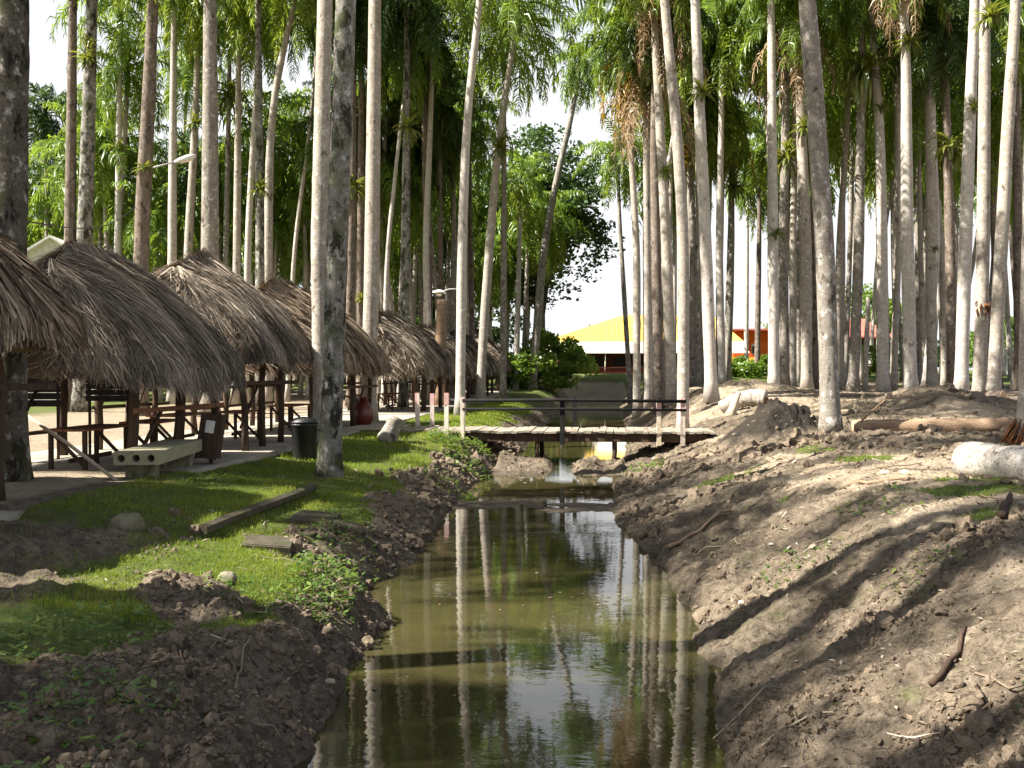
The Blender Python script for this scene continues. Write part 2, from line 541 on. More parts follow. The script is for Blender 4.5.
M['shade_glass'] = plain('dark opening', (.02, .018, .016), (.028, .025, .02), 2, .5, .3)
M['rock'] = plain('mossy stone', (.25, .225, .16), (.15, .135, .085), 8, .95, .15, (1, 1, 1), .02, (.09, .10, .03))
M['clod'] = plain('dug earth', (.21, .165, .118), (.11, .083, .058), 9, .97, .1, (1, 1, 1), .02)
M['mulch'] = plain('brown root fibre', (.20, .09, .04), (.11, .05, .025), 14, .95, .1, (1, 1, .2), .02)
M['bark_log'] = bark('pale log bark', (.54, .50, .44), (.42, .37, .31), (.08, .06, .045), .6, None, .7)  # pale bark with dark spots
M['cloth_red'] = plain('orange red cloth', (.55, .10, .03), (.45, .07, .02), 5, .9, .1)


def ground_mat():
    t = NT('ground earth and turf')
    tc = t.n('ShaderNodeTexCoord').outputs['Object']
    m = t.attr('mask')
    sep = t.n('ShaderNodeSeparateColor'); t.l(m.outputs['Color'], sep.inputs[0])
    gr, pale, dk = sep.outputs
    n1 = t.noise(tc, .9, 6, .62)
    n2 = t.noise(tc, 5.5, 6, .65)
    n3 = t.noise(tc, 30, 4, .65)
    mud = t.mix(t.ramp(n1, [(.34, 0), (.66, 1)]), (.098, .076, .052), (.23, .182, .128))
    n4 = t.noise(tc, 13, 5, .7, .5)
    mud = t.mix(t.ramp(n2, [(.34, .8), (.5, 0)]), mud, (.066, .050, .035))
    mud = t.mix(t.ramp(n4, [(.38, .8), (.5, 0)]), mud, (.050, .038, .027))
    mud = t.mix(t.ramp(t.noise(tc, .6, 5, .6, .6), [(.52, 0), (.64, .7)]), mud, (.085, .065, .045))
    mud = t.mix(t.ramp(n2, [(.56, 0), (.72, .65)]), mud, (.36, .30, .225))
    mud = t.mix(t.ramp(n3, [(.58, 0), (.74, .6)]), mud, (.36, .31, .25))
    mud = t.mix(t.ramp(t.noise(tc, 2.1, 4, .6, .3), [(.60, 0), (.74, .55)]), mud, (.085, .10, .028))
    dirt = t.mix(t.ramp(n2, [(.3, 0), (.7, 1)]), (.27, .214, .142), (.43, .352, .255))
    dirt = t.mix(t.ramp(n1, [(.36, .6), (.55, 0)]), dirt, (.23, .175, .125))
    dirt = t.mix(t.ramp(n3, [(.36, .75), (.5, 0)]), dirt, (.17, .125, .088))
    dirt = t.mix(t.ramp(n4, [(.36, .7), (.48, 0)]), dirt, (.15, .115, .08))
    turf = t.mix(t.ramp(n2, [(.32, 0), (.7, 1)]), (.055, .080, .016), (.115, .140, .030))
    turf = t.mix(t.ramp(n1, [(.52, 0), (.68, .65)]), turf, (.16, .14, .06))
    jag = t.math('ADD', t.math('MULTIPLY', t.math('SUBTRACT', n2, .5), .9), 0)
    col = t.mix(t.ramp(t.math('ADD', pale, jag), [(.35, 0), (.65, 1)]), mud, dirt)
    col = t.mix(t.ramp(t.math('ADD', gr, jag), [(.36, 0), (.6, 1)]), col, turf)
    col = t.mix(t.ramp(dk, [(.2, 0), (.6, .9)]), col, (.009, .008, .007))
    # wet margin: darker and shinier just above the water line
    geo = t.n('ShaderNodeNewGeometry')
    sz = t.n('ShaderNodeSeparateXYZ'); t.l(geo.outputs['Position'], sz.inputs[0])
    wet = t.ramp(t.math('ADD', sz.outputs[2], t.math('MULTIPLY', n2, .12)), [(0, 1), (.001, 1)])
    mr = t.n('ShaderNodeMapRange'); mr.inputs[1].default_value = -.98; mr.inputs[2].default_value = -.78
    mr.inputs[3].default_value = 1; mr.inputs[4].default_value = 0
    t.l(t.math('ADD', sz.outputs[2], t.math('MULTIPLY', n2, .15)), mr.inputs[0])
    col = t.mix(t.math('MULTIPLY', mr.outputs[0], .6), col, (.052, .040, .026))
    rough = t.math('SUBTRACT', .95, t.math('MULTIPLY', mr.outputs[0], .45))
    hgt = t.math('ADD', t.math('MULTIPLY', n2, 1.0), t.math('MULTIPLY', n3, .45))
    return t.done(t.bsdf(col, rough, t.bump(t.math('ADD', hgt, t.math('MULTIPLY', n4, .8)), 1.0, .07), .2))


M['ground'] = ground_mat()


def water_mat():
    t = NT('murky canal water')
    tc = t.n('ShaderNodeTexCoord').outputs['Object']
    n = t.noise(tc, .35, 4, .6)
    n2 = t.noise(tc, 1.6, 4, .6)
    col = t.mix(t.ramp(n, [(.3, 0), (.7, 1)]), (.030, .028, .012), (.058, .050, .020))
    col = t.mix(t.ramp(n2, [(.45, 0), (.75, .4)]), col, (.075, .060, .020))
    rip = t.noise(t.mapping(tc, (1.0, 1.6, 1)), 3.2, 3, .55)
    rip2 = t.noise(t.mapping(tc, (1, 1.4, 1)), 14, 2, .5)
    h = t.math('ADD', rip, t.math('MULTIPLY', rip2, .12))
    nd = t.n('ShaderNodeBsdfPrincipled')
    t.l(col, nd.inputs['Base Color'])
    nd.inputs['Roughness'].default_value = .025
    nd.inputs['IOR'].default_value = 1.65
    nd.inputs['Specular IOR Level'].default_value = .5
    t.l(t.bump(h, .045, .03), nd.inputs['Normal'])
    return t.done(nd.outputs[0])


M['water'] = water_mat()

# ------------------------------------------------------------------ sky and sun
SUN_EL = R(47)
SUN_ANG = R(199.0)             # counter-clockwise from +X: left of the canal, a little behind the camera
S = np.array([math.cos(SUN_EL) * math.cos(SUN_ANG), math.cos(SUN_EL) * math.sin(SUN_ANG), math.sin(SUN_EL)])
w = bpy.data.worlds.new('World')
SC.world = w
w.use_nodes = True
wt = w.node_tree
wt.nodes.clear()
wo = wt.nodes.new('ShaderNodeOutputWorld')
bg = wt.nodes.new('ShaderNodeBackground')
sky = wt.nodes.new('ShaderNodeTexSky')
sky.sky_type = 'NISHITA'
sky.sun_disc = False
sky.sun_elevation = SUN_EL
sky.sun_rotation = R(90) - SUN_ANG
sky.air_density = 1.0
sky.dust_density = 2.5
sky.ozone_density = 1.6
tcw = wt.nodes.new('ShaderNodeTexCoord')
mpw = wt.nodes.new('ShaderNodeMapping'); mpw.inputs['Scale'].default_value = (1, 1, 2.6)
wt.links.new(tcw.outputs['Generated'], mpw.inputs[0])
nzw = wt.nodes.new('ShaderNodeTexNoise'); nzw.inputs['Scale'].default_value = 2.4; nzw.inputs['Detail'].default_value = 6
wt.links.new(mpw.outputs[0], nzw.inputs['Vector'])
rpw = wt.nodes.new('ShaderNodeValToRGB')
rpw.color_ramp.elements[0].position = .50; rpw.color_ramp.elements[0].color = (0, 0, 0, 1)
rpw.color_ramp.elements[1].position = .70; rpw.color_ramp.elements[1].color = (.85, .85, .85, 1)
wt.links.new(nzw.outputs['Fac'], rpw.inputs[0])
mxw = wt.nodes.new('ShaderNodeMix'); mxw.data_type = 'RGBA'
sxw = wt.nodes.new('ShaderNodeSeparateXYZ')
wt.links.new(tcw.outputs['Generated'], sxw.inputs[0])
mrw = wt.nodes.new('ShaderNodeMapRange')                 # humid white air low over the horizon
mrw.interpolation_type = 'SMOOTHSTEP'
mrw.inputs[1].default_value = .24; mrw.inputs[2].default_value = .58
mrw.inputs[3].default_value = .97; mrw.inputs[4].default_value = 0
wt.links.new(sxw.outputs[2], mrw.inputs[0])
mth = wt.nodes.new('ShaderNodeMath'); mth.operation = 'MAXIMUM'
wt.links.new(rpw.outputs[0], mth.inputs[0]); wt.links.new(mrw.outputs[0], mth.inputs[1])
wt.links.new(mth.outputs[0], mxw.inputs[0])
wt.links.new(sky.outputs[0], mxw.inputs[6])
mxw.inputs[7].default_value = (6.4, 6.5, 6.7, 1)
wt.links.new(mxw.outputs[2], bg.inputs['Color'])
bg.inputs['Strength'].default_value = .05
wt.links.new(bg.outputs[0], wo.inputs['Surface'])

ld = bpy.data.lights.new('sun', 'SUN')
ld.energy = 5.0
ld.angle = R(.5)
ld.color = (1.0, .95, .86)
sun = bpy.data.objects.new('sun', ld)
COL.objects.link(sun)
sun.rotation_euler = Vector(-S).to_track_quat('-Z', 'Y').to_euler()
sun.location = (-30, 10, 40)

SC.view_settings.view_transform = 'Standard'
SC.view_settings.look = 'None'
SC.view_settings.gamma = 1
SC.view_settings.exposure = 1.8
SC.cycles.max_bounces = 7
SC.cycles.diffuse_bounces = 3
SC.cycles.glossy_bounces = 3
SC.cycles.transmission_bounces = 4
SC.cycles.sample_clamp_indirect = 6
SC.cycles.caustics_reflective = False
SC.cycles.caustics_refractive = False
SC.cycles.use_denoising = True

# ------------------------------------------------------------------ ground and water
ys = [np.array([-400, -150, -60, -25]), np.linspace(-12, 2.3, 30), 2.5 * 1.0062 ** np.arange(0, 515)]
y1 = ys[-1][-1]
ys += [np.linspace(y1 + .6, 160, 80), np.array([175, 200, 240, 320, 450, 700, 1200, 2500])]
YS = np.concatenate(ys)
XS = np.concatenate([[-2500, -1000, -450, -250, -150], np.linspace(-100, -15, 70), np.arange(-14.4, 9.0, .038),
                     np.linspace(9.1, 20, 90), np.linspace(20.5, 100, 80), [150, 250, 450, 1000, 2500]])
GX, GY = np.meshgrid(XS, YS)
GZ = H(GX, GY)
g, pale, dk = masks(GX, GY)
nx, ny = len(XS), len(YS)
i = np.arange(ny - 1)[:, None] * nx
j = np.arange(nx - 1)[None, :]
F = np.stack([i + j, i + j + 1, i + nx + j + 1, i + nx + j], -1).reshape(-1, 4)
gm = MB().add(np.stack([GX, GY, GZ], -1).reshape(-1, 3), F)
ground = gm.build('ground', M['ground'], smooth=True)
ca = ground.data.color_attributes.new('mask', 'FLOAT_COLOR', 'POINT')
ca.data.foreach_set('color', np.stack([g, pale, dk, np.ones_like(g)], -1).astype(np.float32).ravel())
tag(ground, kind='structure')
wm = MB().add([(-7, -60, WATER), (6, -60, WATER), (6, 103, WATER), (-7, 103, WATER)], [(0, 1, 2, 3)])
tag(wm.build('water', M['water']), kind='structure')

# paved path along the huts
pm = MB()
px0, px1 = -7.62, -12.9
yy = np.concatenate([np.arange(3, 16.0, .5), np.arange(16, 86, 1.0)])
for a, b in zip(yy[:-1], yy[1:]):
    za, zb = hz(-10, a) * 0 + .35 * float(sm(58, 82, a)), .35 * float(sm(58, 82, b))
    pm.add([(px1, a, .06 + za), (px0, a, .06 + za), (px0, b, .06 + zb), (px1, b, .06 + zb),
            (px1, a, -.3), (px0, a, -.3), (px0, b, -.3), (px1, b, -.3)], [(0, 1, 2, 3), (1, 5, 6, 2), (4, 0, 3, 7)])
tag(pm.build('path', M['concrete']), kind='structure')


# ------------------------------------------------------------------ palms
def frond(mb, az, e0, bend, L, nl=34, ll=.95, wid=.06, tint=.5, seed=0, flat=.5, base=(0, 0, 0), hang=.8):
    rg = np.random.default_rng(seed)
    n = 13
    s = np.linspace(0, 1, n)
    el = np.maximum(e0 - bend * s ** 1.25, R(-88))
    azs = az + rg.normal(0, .12) * s
    d = np.stack([np.cos(el) * np.cos(azs), np.cos(el) * np.sin(azs), np.sin(el)], -1)
    pts = np.asarray(base, float) + np.concatenate([[np.zeros(3)], np.cumsum((d[1:] + d[:-1]) / 2 * (L / (n - 1)), 0)])
    mb.tube(pts, np.linspace(.045, .012, n), 4, tint * .6 + .3, cap=False)
    u = np.repeat(np.linspace(.13, 1, nl), 2)
    side = np.tile([1., -1.], nl)
    u = np.clip(u + rg.normal(0, .008, len(u)), 0, 1)
    idx = u * (n - 1)
    k = np.minimum(idx.astype(int), n - 2)
    fr = (idx - k)[:, None]
    p = pts[k] * (1 - fr) + pts[k + 1] * fr
    t = d[k] * (1 - fr) + d[k + 1] * fr
    t /= np.linalg.norm(t, axis=1)[:, None]
    sv = np.cross(t, np.array([0, 0, 1.]))
    bad = np.linalg.norm(sv, axis=1) < .15
    sv[bad] = np.array([-math.sin(az), math.cos(az), 0])
    sv /= np.linalg.norm(sv, axis=1)[:, None]
    up = np.cross(sv, t)
    lift = rg.normal(.1, flat, len(u))[:, None]
    dr = t * (.35 + .5 * u[:, None]) + sv * side[:, None] + up * lift
    dr /= np.linalg.norm(dr, axis=1)[:, None]
    ln = ll * np.sin(np.pi * (.18 + .74 * u)) ** .8 * rg.uniform(.75, 1.2, len(u))
    d2 = dr * .7 + np.array([0, 0, -1.]) * (hang * rg.uniform(.6, 1.5, len(u)))[:, None]
    d2 /= np.linalg.norm(d2, axis=1)[:, None]
    m = p + dr * (ln * .45)[:, None]
    e = m + d2 * (ln * .6)[:, None]
    wv = np.cross(dr, up); wv /= np.linalg.norm(wv, axis=1)[:, None] + 1e-9
    wv = wv * .65 + np.cross(dr, wv) * rg.normal(0, .6, len(u))[:, None]
    wv /= np.linalg.norm(wv, axis=1)[:, None] + 1e-9
    wd = (wid * (.55 + .45 * np.sin(np.pi * u)))[:, None] / 2
    V = np.stack([p - wv * wd * .5, p + wv * wd * .5, m + wv * wd, m - wv * wd, e + wv * wd * .25, e - wv * wd * .25], 1)
    b = np.arange(len(u))[:, None] * 6
    F = np.concatenate([b + np.array([0, 1, 2, 3]), b + np.array([3, 2, 4, 5])])
    mb.add(V.reshape(-1, 3), F, np.repeat(np.clip(tint + rg.normal(0, .10, len(u)), 0, 1), 6))


def crown_mesh(seed, nf=26, L=4.4, mat='frond', low=-42, nl=46, wid=.088):
    rg = np.random.default_rng(seed)
    mb = MB()
    for k in range(nf):
        a = k / (nf - 1)
        az = k * 2.39996 + rg.normal(0, .15)
        e0 = R(78 + (low - 78) * a ** .9) + rg.normal(0, R(7))
        bend = R(88 + 30 * a) * rg.uniform(.8, 1.2)
        t = np.clip(.25 + .5 * a ** 2 + rg.normal(0, .12), 0, 1)
        frond(mb, az, e0, bend, L * rg.uniform(.8, 1.1) * (.8 + .2 * min(1, a * 4 + .2)), nl, .95, wid, t, seed * 100 + k,
              base=(0, 0, .5 * (1 - a)), hang=1.25)
    # leaf bases / crown shaft
    mb.tube([(0, 0, -1.3), (0, 0, -.6), (0, 0, .1), (0, 0, .7), (0, 0, 1.4)], [.15, .17, .16, .1, .03], 8, .45)
    return mb.mesh('crown', M[mat], True)


def skirt_mesh(seed, nf, L, mat):
    rg = np.random.default_rng(seed)
    mb = MB()
    for k in range(nf):
        frond(mb, k * 2.4 + rg.normal(0, .3), R(-48) + rg.normal(0, R(12)), R(60), L * rg.uniform(.6, 1.2), 30, .75, .06,
              np.clip(rg.normal(.5, .2), 0, 1), seed * 77 + k, base=(0, 0, -.2), hang=1.3)
    return mb.mesh('dead_frond', M[mat], True)


CROWNS = [crown_mesh(1, 24, 4.5, low=-25), crown_mesh(2, 22, 4.3, low=-35), crown_mesh(3, 25, 4.9, low=-20), crown_mesh(4, 21, 4.1, low=-40)]
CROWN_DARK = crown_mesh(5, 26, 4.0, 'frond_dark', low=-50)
CROWN_FAR = [crown_mesh(6, 20, 4.2, nl=34, wid=.125), crown_mesh(7, 22, 4.0, low=-52, nl=34, wid=.125), crown_mesh(8, 20, 4.6, low=-60, nl=34, wid=.125)]
SKIRT_BROWN = [skirt_mesh(21, 18, 5.6, 'dead_frond'), skirt_mesh(22, 13, 4.4, 'dead_frond')]
SKIRT_ORANGE = [skirt_mesh(23, 9, 4.6, 'orange_frond'), skirt_mesh(24, 7, 3.6, 'orange_frond')]
PALM_GROUP = 'palms of the grove'
TR = {}


def trunk_path(b, pts, H_, nseg):
    """smooth path from the base through the measured places, on up to height H_"""
    P3 = [np.array(b)] + [np.array(p) for p in pts]
    if P3[-1][2] < H_:
        d = P3[-1] - P3[-2]
        d = d / d[2]
        d[:2] *= .6
        P3.append(P3[-1] + d * (H_ - P3[-1][2]))
    P3 = np.array(P3)
    zz = np.linspace(P3[0][2], max(H_, P3[-1][2]), nseg)
    x = np.interp(zz, P3[:, 2], P3[:, 0]); y = np.interp(zz, P3[:, 2], P3[:, 1])
    ker = np.ones(5) / 5
    if nseg > 8:
        for arr in (x, y):
            e = np.pad(arr, 2, mode='reflect', reflect_type='odd')
            arr[:] = np.convolve(e, ker, 'valid')
    return np.stack([x, y, zz], -1)


def trunk_build(path, r, parent, mat, near, flare=.38, top=.62, name='trunk', cut=False):
    base = path[0].copy()
    z = path[:, 2] - base[2]
    h = z[-1]
    bul = 1 + .10 * np.sin(np.clip(z / h, 0, 1) * np.pi * 1.3)
    rad = r * bul * (1 - (1 - top) * (z / h) ** 1.5) * (1 + flare * np.exp(-z / .45))
    mb = MB()
    k = 22 if near else 9
    if near:
        rad = rad * (1 + .02 * fbm(z * 1.3, z * 0 + r * 50, 5, 4))
    mb.tube(path - base, rad, k, wob=.018 if near else .02)
    return mb.build(name, M[mat], parent, smooth=True)


def palm(key, D, wpx, pix, barkm, Ht, crown, label, skirt=None, group=PALM_GROUP, loc=None, name='palm_tree', extra=None, cs=1.0):
    if loc is None:
        q = P(pix[0][0], 370, D)
    else:
        q = np.array(loc + (0.,))
    bz = hz(q[0], q[1]) - .06
    b = np.array([q[0], q[1], bz])
    pts = [P(x, y, D) for x, y in pix[1:]] if loc is None else [np.array(p) for p in (pix or [])]
    pts = [p for p in pts if p[2] > bz + .5]
    top = bz + Ht
    if not pts:
        pts = [b + np.array([0, 0, 2.])]
    pts = [p for p in pts if p[2] < top - .3] or [b + (pts[0] - b) * .5]
    near = D < 30
    path = trunk_path(b, pts, top, 90 if near else 26)
    t = thing(name, label, 'palm tree', tuple(b), 0, group)
    r = wpx * D / 2000.0
    trunk_build(path, r, t, barkm, near, .48 if near else .5)
    tip = path[-1] - b
    rg = random.Random(hash(key) if not isinstance(key, str) else sum(ord(c) * (i + 7) for i, c in enumerate(key)))
    lean = path[-1] - path[-4]
    if crown is not None:
        me = crown if not isinstance(crown, int) else CROWNS[crown]
        rot = (rg.uniform(-.12, .12) - lean[1] / max(lean[2], .1) * .5, rg.uniform(-.12, .12) + lean[0] / max(lean[2], .1) * .5, rg.uniform(0, 6.28))
        sc = rg.uniform(.88, 1.15) * cs
        put('crown', me, t, tuple(tip), rot, (sc, sc, sc))
    for me in (skirt or []):
        o = put('dead_frond', me, t, tuple(tip), (0, 0, rg.uniform(0, 6.28)))
        o['label'] = 'orange dying fronds hanging from the crown' if 'orange' in me.materials[0].name else 'dry brown fronds hanging down the trunk'
    TR[key] = (b, path, r, D)
    return t


SB, SO = SKIRT_BROWN, SKIRT_ORANGE
PALMS = [
 ('L1', 16, 30, [(10, 480), (10, 240), (13, 0)], 'bark_dark', 21, 0, 'thick dark mottled palm trunk at the left edge, rising between two thatched roofs'),
 ('L5', 70, 6, [(47, 380), (47, 220), (46, 130)], 'bark_pale', 19.5, 'D', 'palm with whole round crown showing in the gap beside the leftmost trunk'),
 ('L2', 45, 11, [(68, 408), (70, 230), (73, 0)], 'bark_brown', 23, 1, 'straight brown palm, left one of a close pair behind the second roof'),
 ('L3', 45, 15, [(80, 410), (85, 230), (92, 0)], 'bark_mottled', 22.5, 2, 'thicker mottled palm with a plant clump on it, right one of a close pair'),
 ('L4', 80, 4.5, [(96, 380), (95, 250), (97, 150)], 'bark_white', 22, 3, 'thread-thin pale palm just right of the pair behind the second roof'),
 ('L6', 60, 7, [(115, 390), (118, 240), (133, 0)], 'bark_white', 24, 0, 'thin whitish palm leaning right, just left of the lamp post'),
 ('L7', 42, 15, [(140, 410), (141, 240), (147, 130), (153, 0)], 'bark_brown', 22, 1, 'stout brown palm right behind the thin lamp pole'),
 ('L8', 55, 9, [(172, 390), (172, 240), (174, 0)], 'bark_white', 23, 2, 'upright pale palm under the street lamp head'),
 ('L10', 75, 4.5, [(181, 380), (181, 240), (186, 100)], 'bark_pale', 24, 3, 'very slim palm squeezed between two pale trunks right of the lamp head'),
 ('L9', 58, 9, [(186, 390), (188, 250), (195, 130), (203, 0)], 'bark_pale', 22.5, 3, 'pale palm curving right, crossing behind the thick striped trunk at its top'),
 ('L11', 40, 17, [(209, 410), (210, 200), (210, 0)], 'bark_grey', 22, 0, 'thick straight palm above the third roof, bright on its left side'),
 ('L12', 62, 6, [(224, 390), (226, 240), (229, 100), (232, 0)], 'bark_grey', 24, 1, 'thin palm carrying long yellow green strap leaves, beside the thick straight trunk'),
 ('L13', 55, 8, [(235, 395), (237, 240), (239, 0)], 'bark_pale', 23, 2, 'straight thin pale palm, first right of the strap leaf palm'),
 ('L14', 55, 7, [(245, 395), (248, 240), (256, 90), (262, 0)], 'bark_white', 22, 3, 'thin whitish palm leaning right, second right of the strap leaf palm'),
 ('L15', 48, 9, [(259, 400), (260, 240), (258, 0)], 'bark_mottled', 23, 0, 'dark spotted palm touching the bent forked-looking trunk on its left'),
 ('L16', 50, 9, [(267, 400), (268, 250), (270, 130), (280, 60), (296, 0)], 'bark_pale', 22, 1, 'bent palm whose upper trunk sweeps to the right above the third roof'),
 ('L17', 75, 5, [(283, 385), (283, 230)], 'bark_grey', 15.5, 'D', 'short far palm with low dark crown left of the big twin trunks'),
 ('L18', 60, 4.5, [(287, 372), (294, 250), (311, 120), (330, 0)], 'bark_white', 23, 2, 'thin bare slanting palm just left of the big twin trunks'),
 ('L19', 26, 16, [(322, 455), (319, 250), (325, 0)], 'bark_pale', 22, 2, 'smooth pale ringed palm, left one of the big twin trunks'),
 ('L20', 20, 21, [(329, 470), (337, 250), (346, 0)], 'bark_mottled', 21, 0, 'big grey palm with black patches rooted in the lawn, front one of the twins'),
 ('L22', 52, 9, [(351, 400), (350, 300), (352, 200), (354, 0)], 'bark_brown', 21, 'D', 'brown palm half hidden right behind the big twin trunks'),
 ('L22b', 56, 8, [(360, 400), (361, 220), (362, 0)], 'bark_brown', 22.5, 1, 'brown palm tucked against the left side of the smooth grey trunk'),
 ('L21', 36, 15, [(368, 425), (372, 250), (375, 0)], 'bark_pale', 23, 3, 'smooth thick grey palm standing behind the fourth roof tip'),
 ('L23', 55, 4.5, [(383, 400), (387, 253), (399, 140), (408, 60)], 'bark_white', 20, 'F0', 'very thin white palm slanting right beside the smooth thick grey trunk'),
 ('L24', 50, 9, [(403, 405), (406, 200), (407, 0)], 'bark_mottled', 21, 'D', 'mottled black and grey palm above the fifth roof'),
 ('L26b', 70, 4.5, [(412, 390), (416, 230), (428, 120)], 'bark_pale', 19, 'F1', 'thin slanting palm between the mottled trunk and the brown trunk'),
 ('L25', 58, 9, [(428, 400), (428, 250), (425, 130), (424, 0)], 'bark_brown', 20.5, 'D', 'brown palm left of the small round lamp, under a dark leafy clump'),
 ('L26', 62, 6, [(442, 395), (440, 200), (437, 90)], 'bark_brown', 18.5, 'D', 'slim brown palm standing right behind the small round lamp'),
 ('L27', 41, 9.5, [(460, 415), (462, 250), (466, 130), (474, 50), (480, 0)], 'bark_white', 20.5, 1, 'slender bright palm beside the left bridge posts, curving right at its top'),
 ('L28a', 55, 9, [(480, 390), (483, 340), (493, 200), (504, 100), (516, 30), (521, 0)], 'bark_pale', 22, 2, 'palm leaning right with a green plant clump halfway up'),
 ('L28b', 62, 6.5, [(503, 385), (504, 230), (504, 100), (498, 0)], 'bark_grey', 22, 0, 'upright grey palm crossing the leaning clump bearing trunk'),
 ('M3', 80, 5.5, [(516, 386), (518, 300), (520, 230)], 'bark_white', 17, 'F2', 'small pale palm just left of the bare leaning palm by the canal'),
 ('M2', 80, 8, [(532, 388), (543, 253), (555, 187), (575, 100)], 'bark_grey', 26, 'F1', 'grey palm leaning right by the canal, in front of the dark spreading tree'),
 ('M4', 75, 5, [(631, 385), (620, 227), (614, 160)], 'bark_grey', 18.5, 'F0', 'slender far palm leaning left, its small crown alone against the white sky'),
 ('M5', 50, 7.5, [(637, 398), (637, 250), (630, 130), (624, 50)], 'bark_pale', 19.2, 3, 'leftmost palm of the cluster behind the bridge, orange fronds hanging from its crown', ['o0', 'o0']),
 ('M6', 50, 8.5, [(648, 398), (647, 250), (646, 120), (650, 40)], 'bark_pale', 17.6, 0, 'clustered palm with long brown fibre skirt below a dark crown', [0]),
 ('M7', 47, 10, [(660, 398), (656, 250), (654, 130), (656, 30)], 'bark_brown', 18.5, 'D', 'brown trunk in the middle of the cluster behind the bridge', [1]),
 ('M8', 45, 10.5, [(672, 402), (667, 250), (662, 160), (655, 40)], 'bark_pale', 20, 1, 'pale trunk in the cluster, just left of the pink footed palm', [1]),
 ('M9', 32, 11.5, [(683, 432), (684, 250), (679, 150), (669, 50), (664, 0)], 'bark_pale', 20, 2, 'palm with faded pink paint round its foot at the right bridge end'),
 ('M10', 62, 6.5, [(692, 385), (693, 250), (691, 150)], 'bark_grey', 16.6, 3, 'thin grey palm seen right behind the pink footed palm', ['o1']),
 ('M12', 60, 7, [(699, 390), (699, 250), (698, 100)], 'bark_grey', 22, 1, 'grey palm hidden at the left side of the bright flared foot palm'),
 ('M11', 40, 12, [(712, 416), (706, 250), (699, 100), (695, 0)], 'bark_white', 21.5, 0, 'bright palm with flared white foot beside the sawn pale log'),
 ('M13', 80, 8, [(727, 376), (731, 250), (732, 150)], 'bark_grey', 20, 'F1', 'grey palm just left of the orange wall', ['o1']),
 ('M14', 95, 4.5, [(746, 372), (747, 250)], 'bark_white', 19, 'F2', 'thin white palm in front of the left half of the orange wall'),
 ('M15', 90, 5.5, [(757, 372), (759, 250)], 'bark_brown', 20, 'F0', 'thin brown palm in front of the right half of the orange wall'),
 ('R1', 50, 10.5, [(774, 388), (773, 250), (771, 0)], 'bark_white', 22.5, 3, 'upright pinkish white palm right of the orange wall'),
 ('R2', 54, 9.5, [(785, 390), (783, 250), (786, 100)], 'bark_grey', 22, 1, 'grey palm close right of the pinkish white palm'),
 ('R3', 58, 7, [(793, 390), (793, 250), (795, 60)], 'bark_pale', 21, 0, 'slim pale palm, third from the orange wall'),
 ('R4', 52, 12, [(806, 392), (806, 250), (800, 100), (794, 20)], 'bark_pale', 19.5, 2, 'pale palm with dry brown fibres under its crown, left of the biggest right trunk', [1]),
 ('R5', 24, 18, [(831, 437), (825, 250), (815, 100), (807, 0)], 'bark_grey', 21, 1, 'biggest palm of the right bank, grey trunk leaning left above the dark heap'),
 ('R6', 60, 7, [(838, 388), (839, 250), (847, 130), (852, 40)], 'bark_pale', 21, 3, 'slim palm half hidden behind the biggest right trunk'),
 ('R7b', 68, 5, [(845, 386), (850, 250), (852, 150)], 'bark_grey', 22, 2, 'thin grey palm before the left end of the red roofed house'),
 ('R7', 52, 10, [(853, 392), (859, 250), (861, 100), (862, 0)], 'bark_grey', 22, 0, 'grey palm in front of the red roofed house'),
 ('R8', 52, 11, [(883, 388), (882, 250), (880, 130), (873, 40), (870, 0)], 'bark_white', 22, 1, 'pale palm hiding the right end of the red roofed house'),
 ('R10b', 56, 7, [(893, 390), (898, 250), (897, 0)], 'bark_pale', 22.5, 2, 'slim palm touching the left side of the brightest white trunk'),
 ('R10', 48, 12.5, [(911, 392), (907, 240), (906, 50), (903, 0)], 'bark_white', 21.5, 0, 'brightest straight white trunk in the right grove', [1]),
 ('R11', 66, 5, [(919, 387), (917, 250), (918, 100)], 'bark_grey', 21, 'F1', 'thin palm just right of the brightest white trunk'),
 ('R12', 53, 10, [(932, 390), (931, 250), (929, 120)], 'bark_pale', 20, 3, 'pale palm between the brightest white trunk and the dark crowned palm'),
 ('R13', 66, 5, [(943, 386), (940, 250), (938, 150)], 'bark_pale', 21, 'F2', 'thin palm just left of the dark crowned palm'),
 ('R14', 50, 10, [(953, 392), (950, 250), (946, 100), (945, 40)], 'bark_brown', 18.5, 'D', 'palm with low dark crown and dark upper trunk in the right grove'),
 ('R15', 42, 12.5, [(961, 397), (965, 250), (969, 130), (975, 0)], 'bark_white', 22, 1, 'white palm leaning right, just right of the dark crowned palm'),
 ('R16', 38, 12.5, [(979, 403), (983, 250), (985, 0)], 'bark_pale', 22, 2, 'upright palm with a reddish scar low on it and a spiky plant high up'),
 ('R17', 37, 12.5, [(993, 402), (1001, 250), (1009, 100), (1016, 0)], 'bark_pale', 22, 0, 'grey white palm leaning right behind the white fallen log'),
 ('R18', 56, 9, [(1019, 388), (1018, 250), (1016, 100)], 'bark_brown', 21, 3, 'dark brown palm at the right edge of the grove'),
 ('R19', 20, 22, [(1030, 444), (1034, 250), (1040, 0)], 'bark_pale', 21, 1, 'lit palm foot with rusty fibres at the right edge above the fallen log'),
]
for rec in PALMS:
    key, D, wpx, pix, bm_, Ht, cr, lab = rec[:8]
    sk = []
    for s_ in (rec[8] if len(rec) > 8 else []):
        sk.append(SO[int(s_[1])] if isinstance(s_, str) else SB[s_])
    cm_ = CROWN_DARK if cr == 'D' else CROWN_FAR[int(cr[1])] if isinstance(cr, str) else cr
    palm(key, D, wpx, pix, bm_, Ht, cm_, lab, sk)

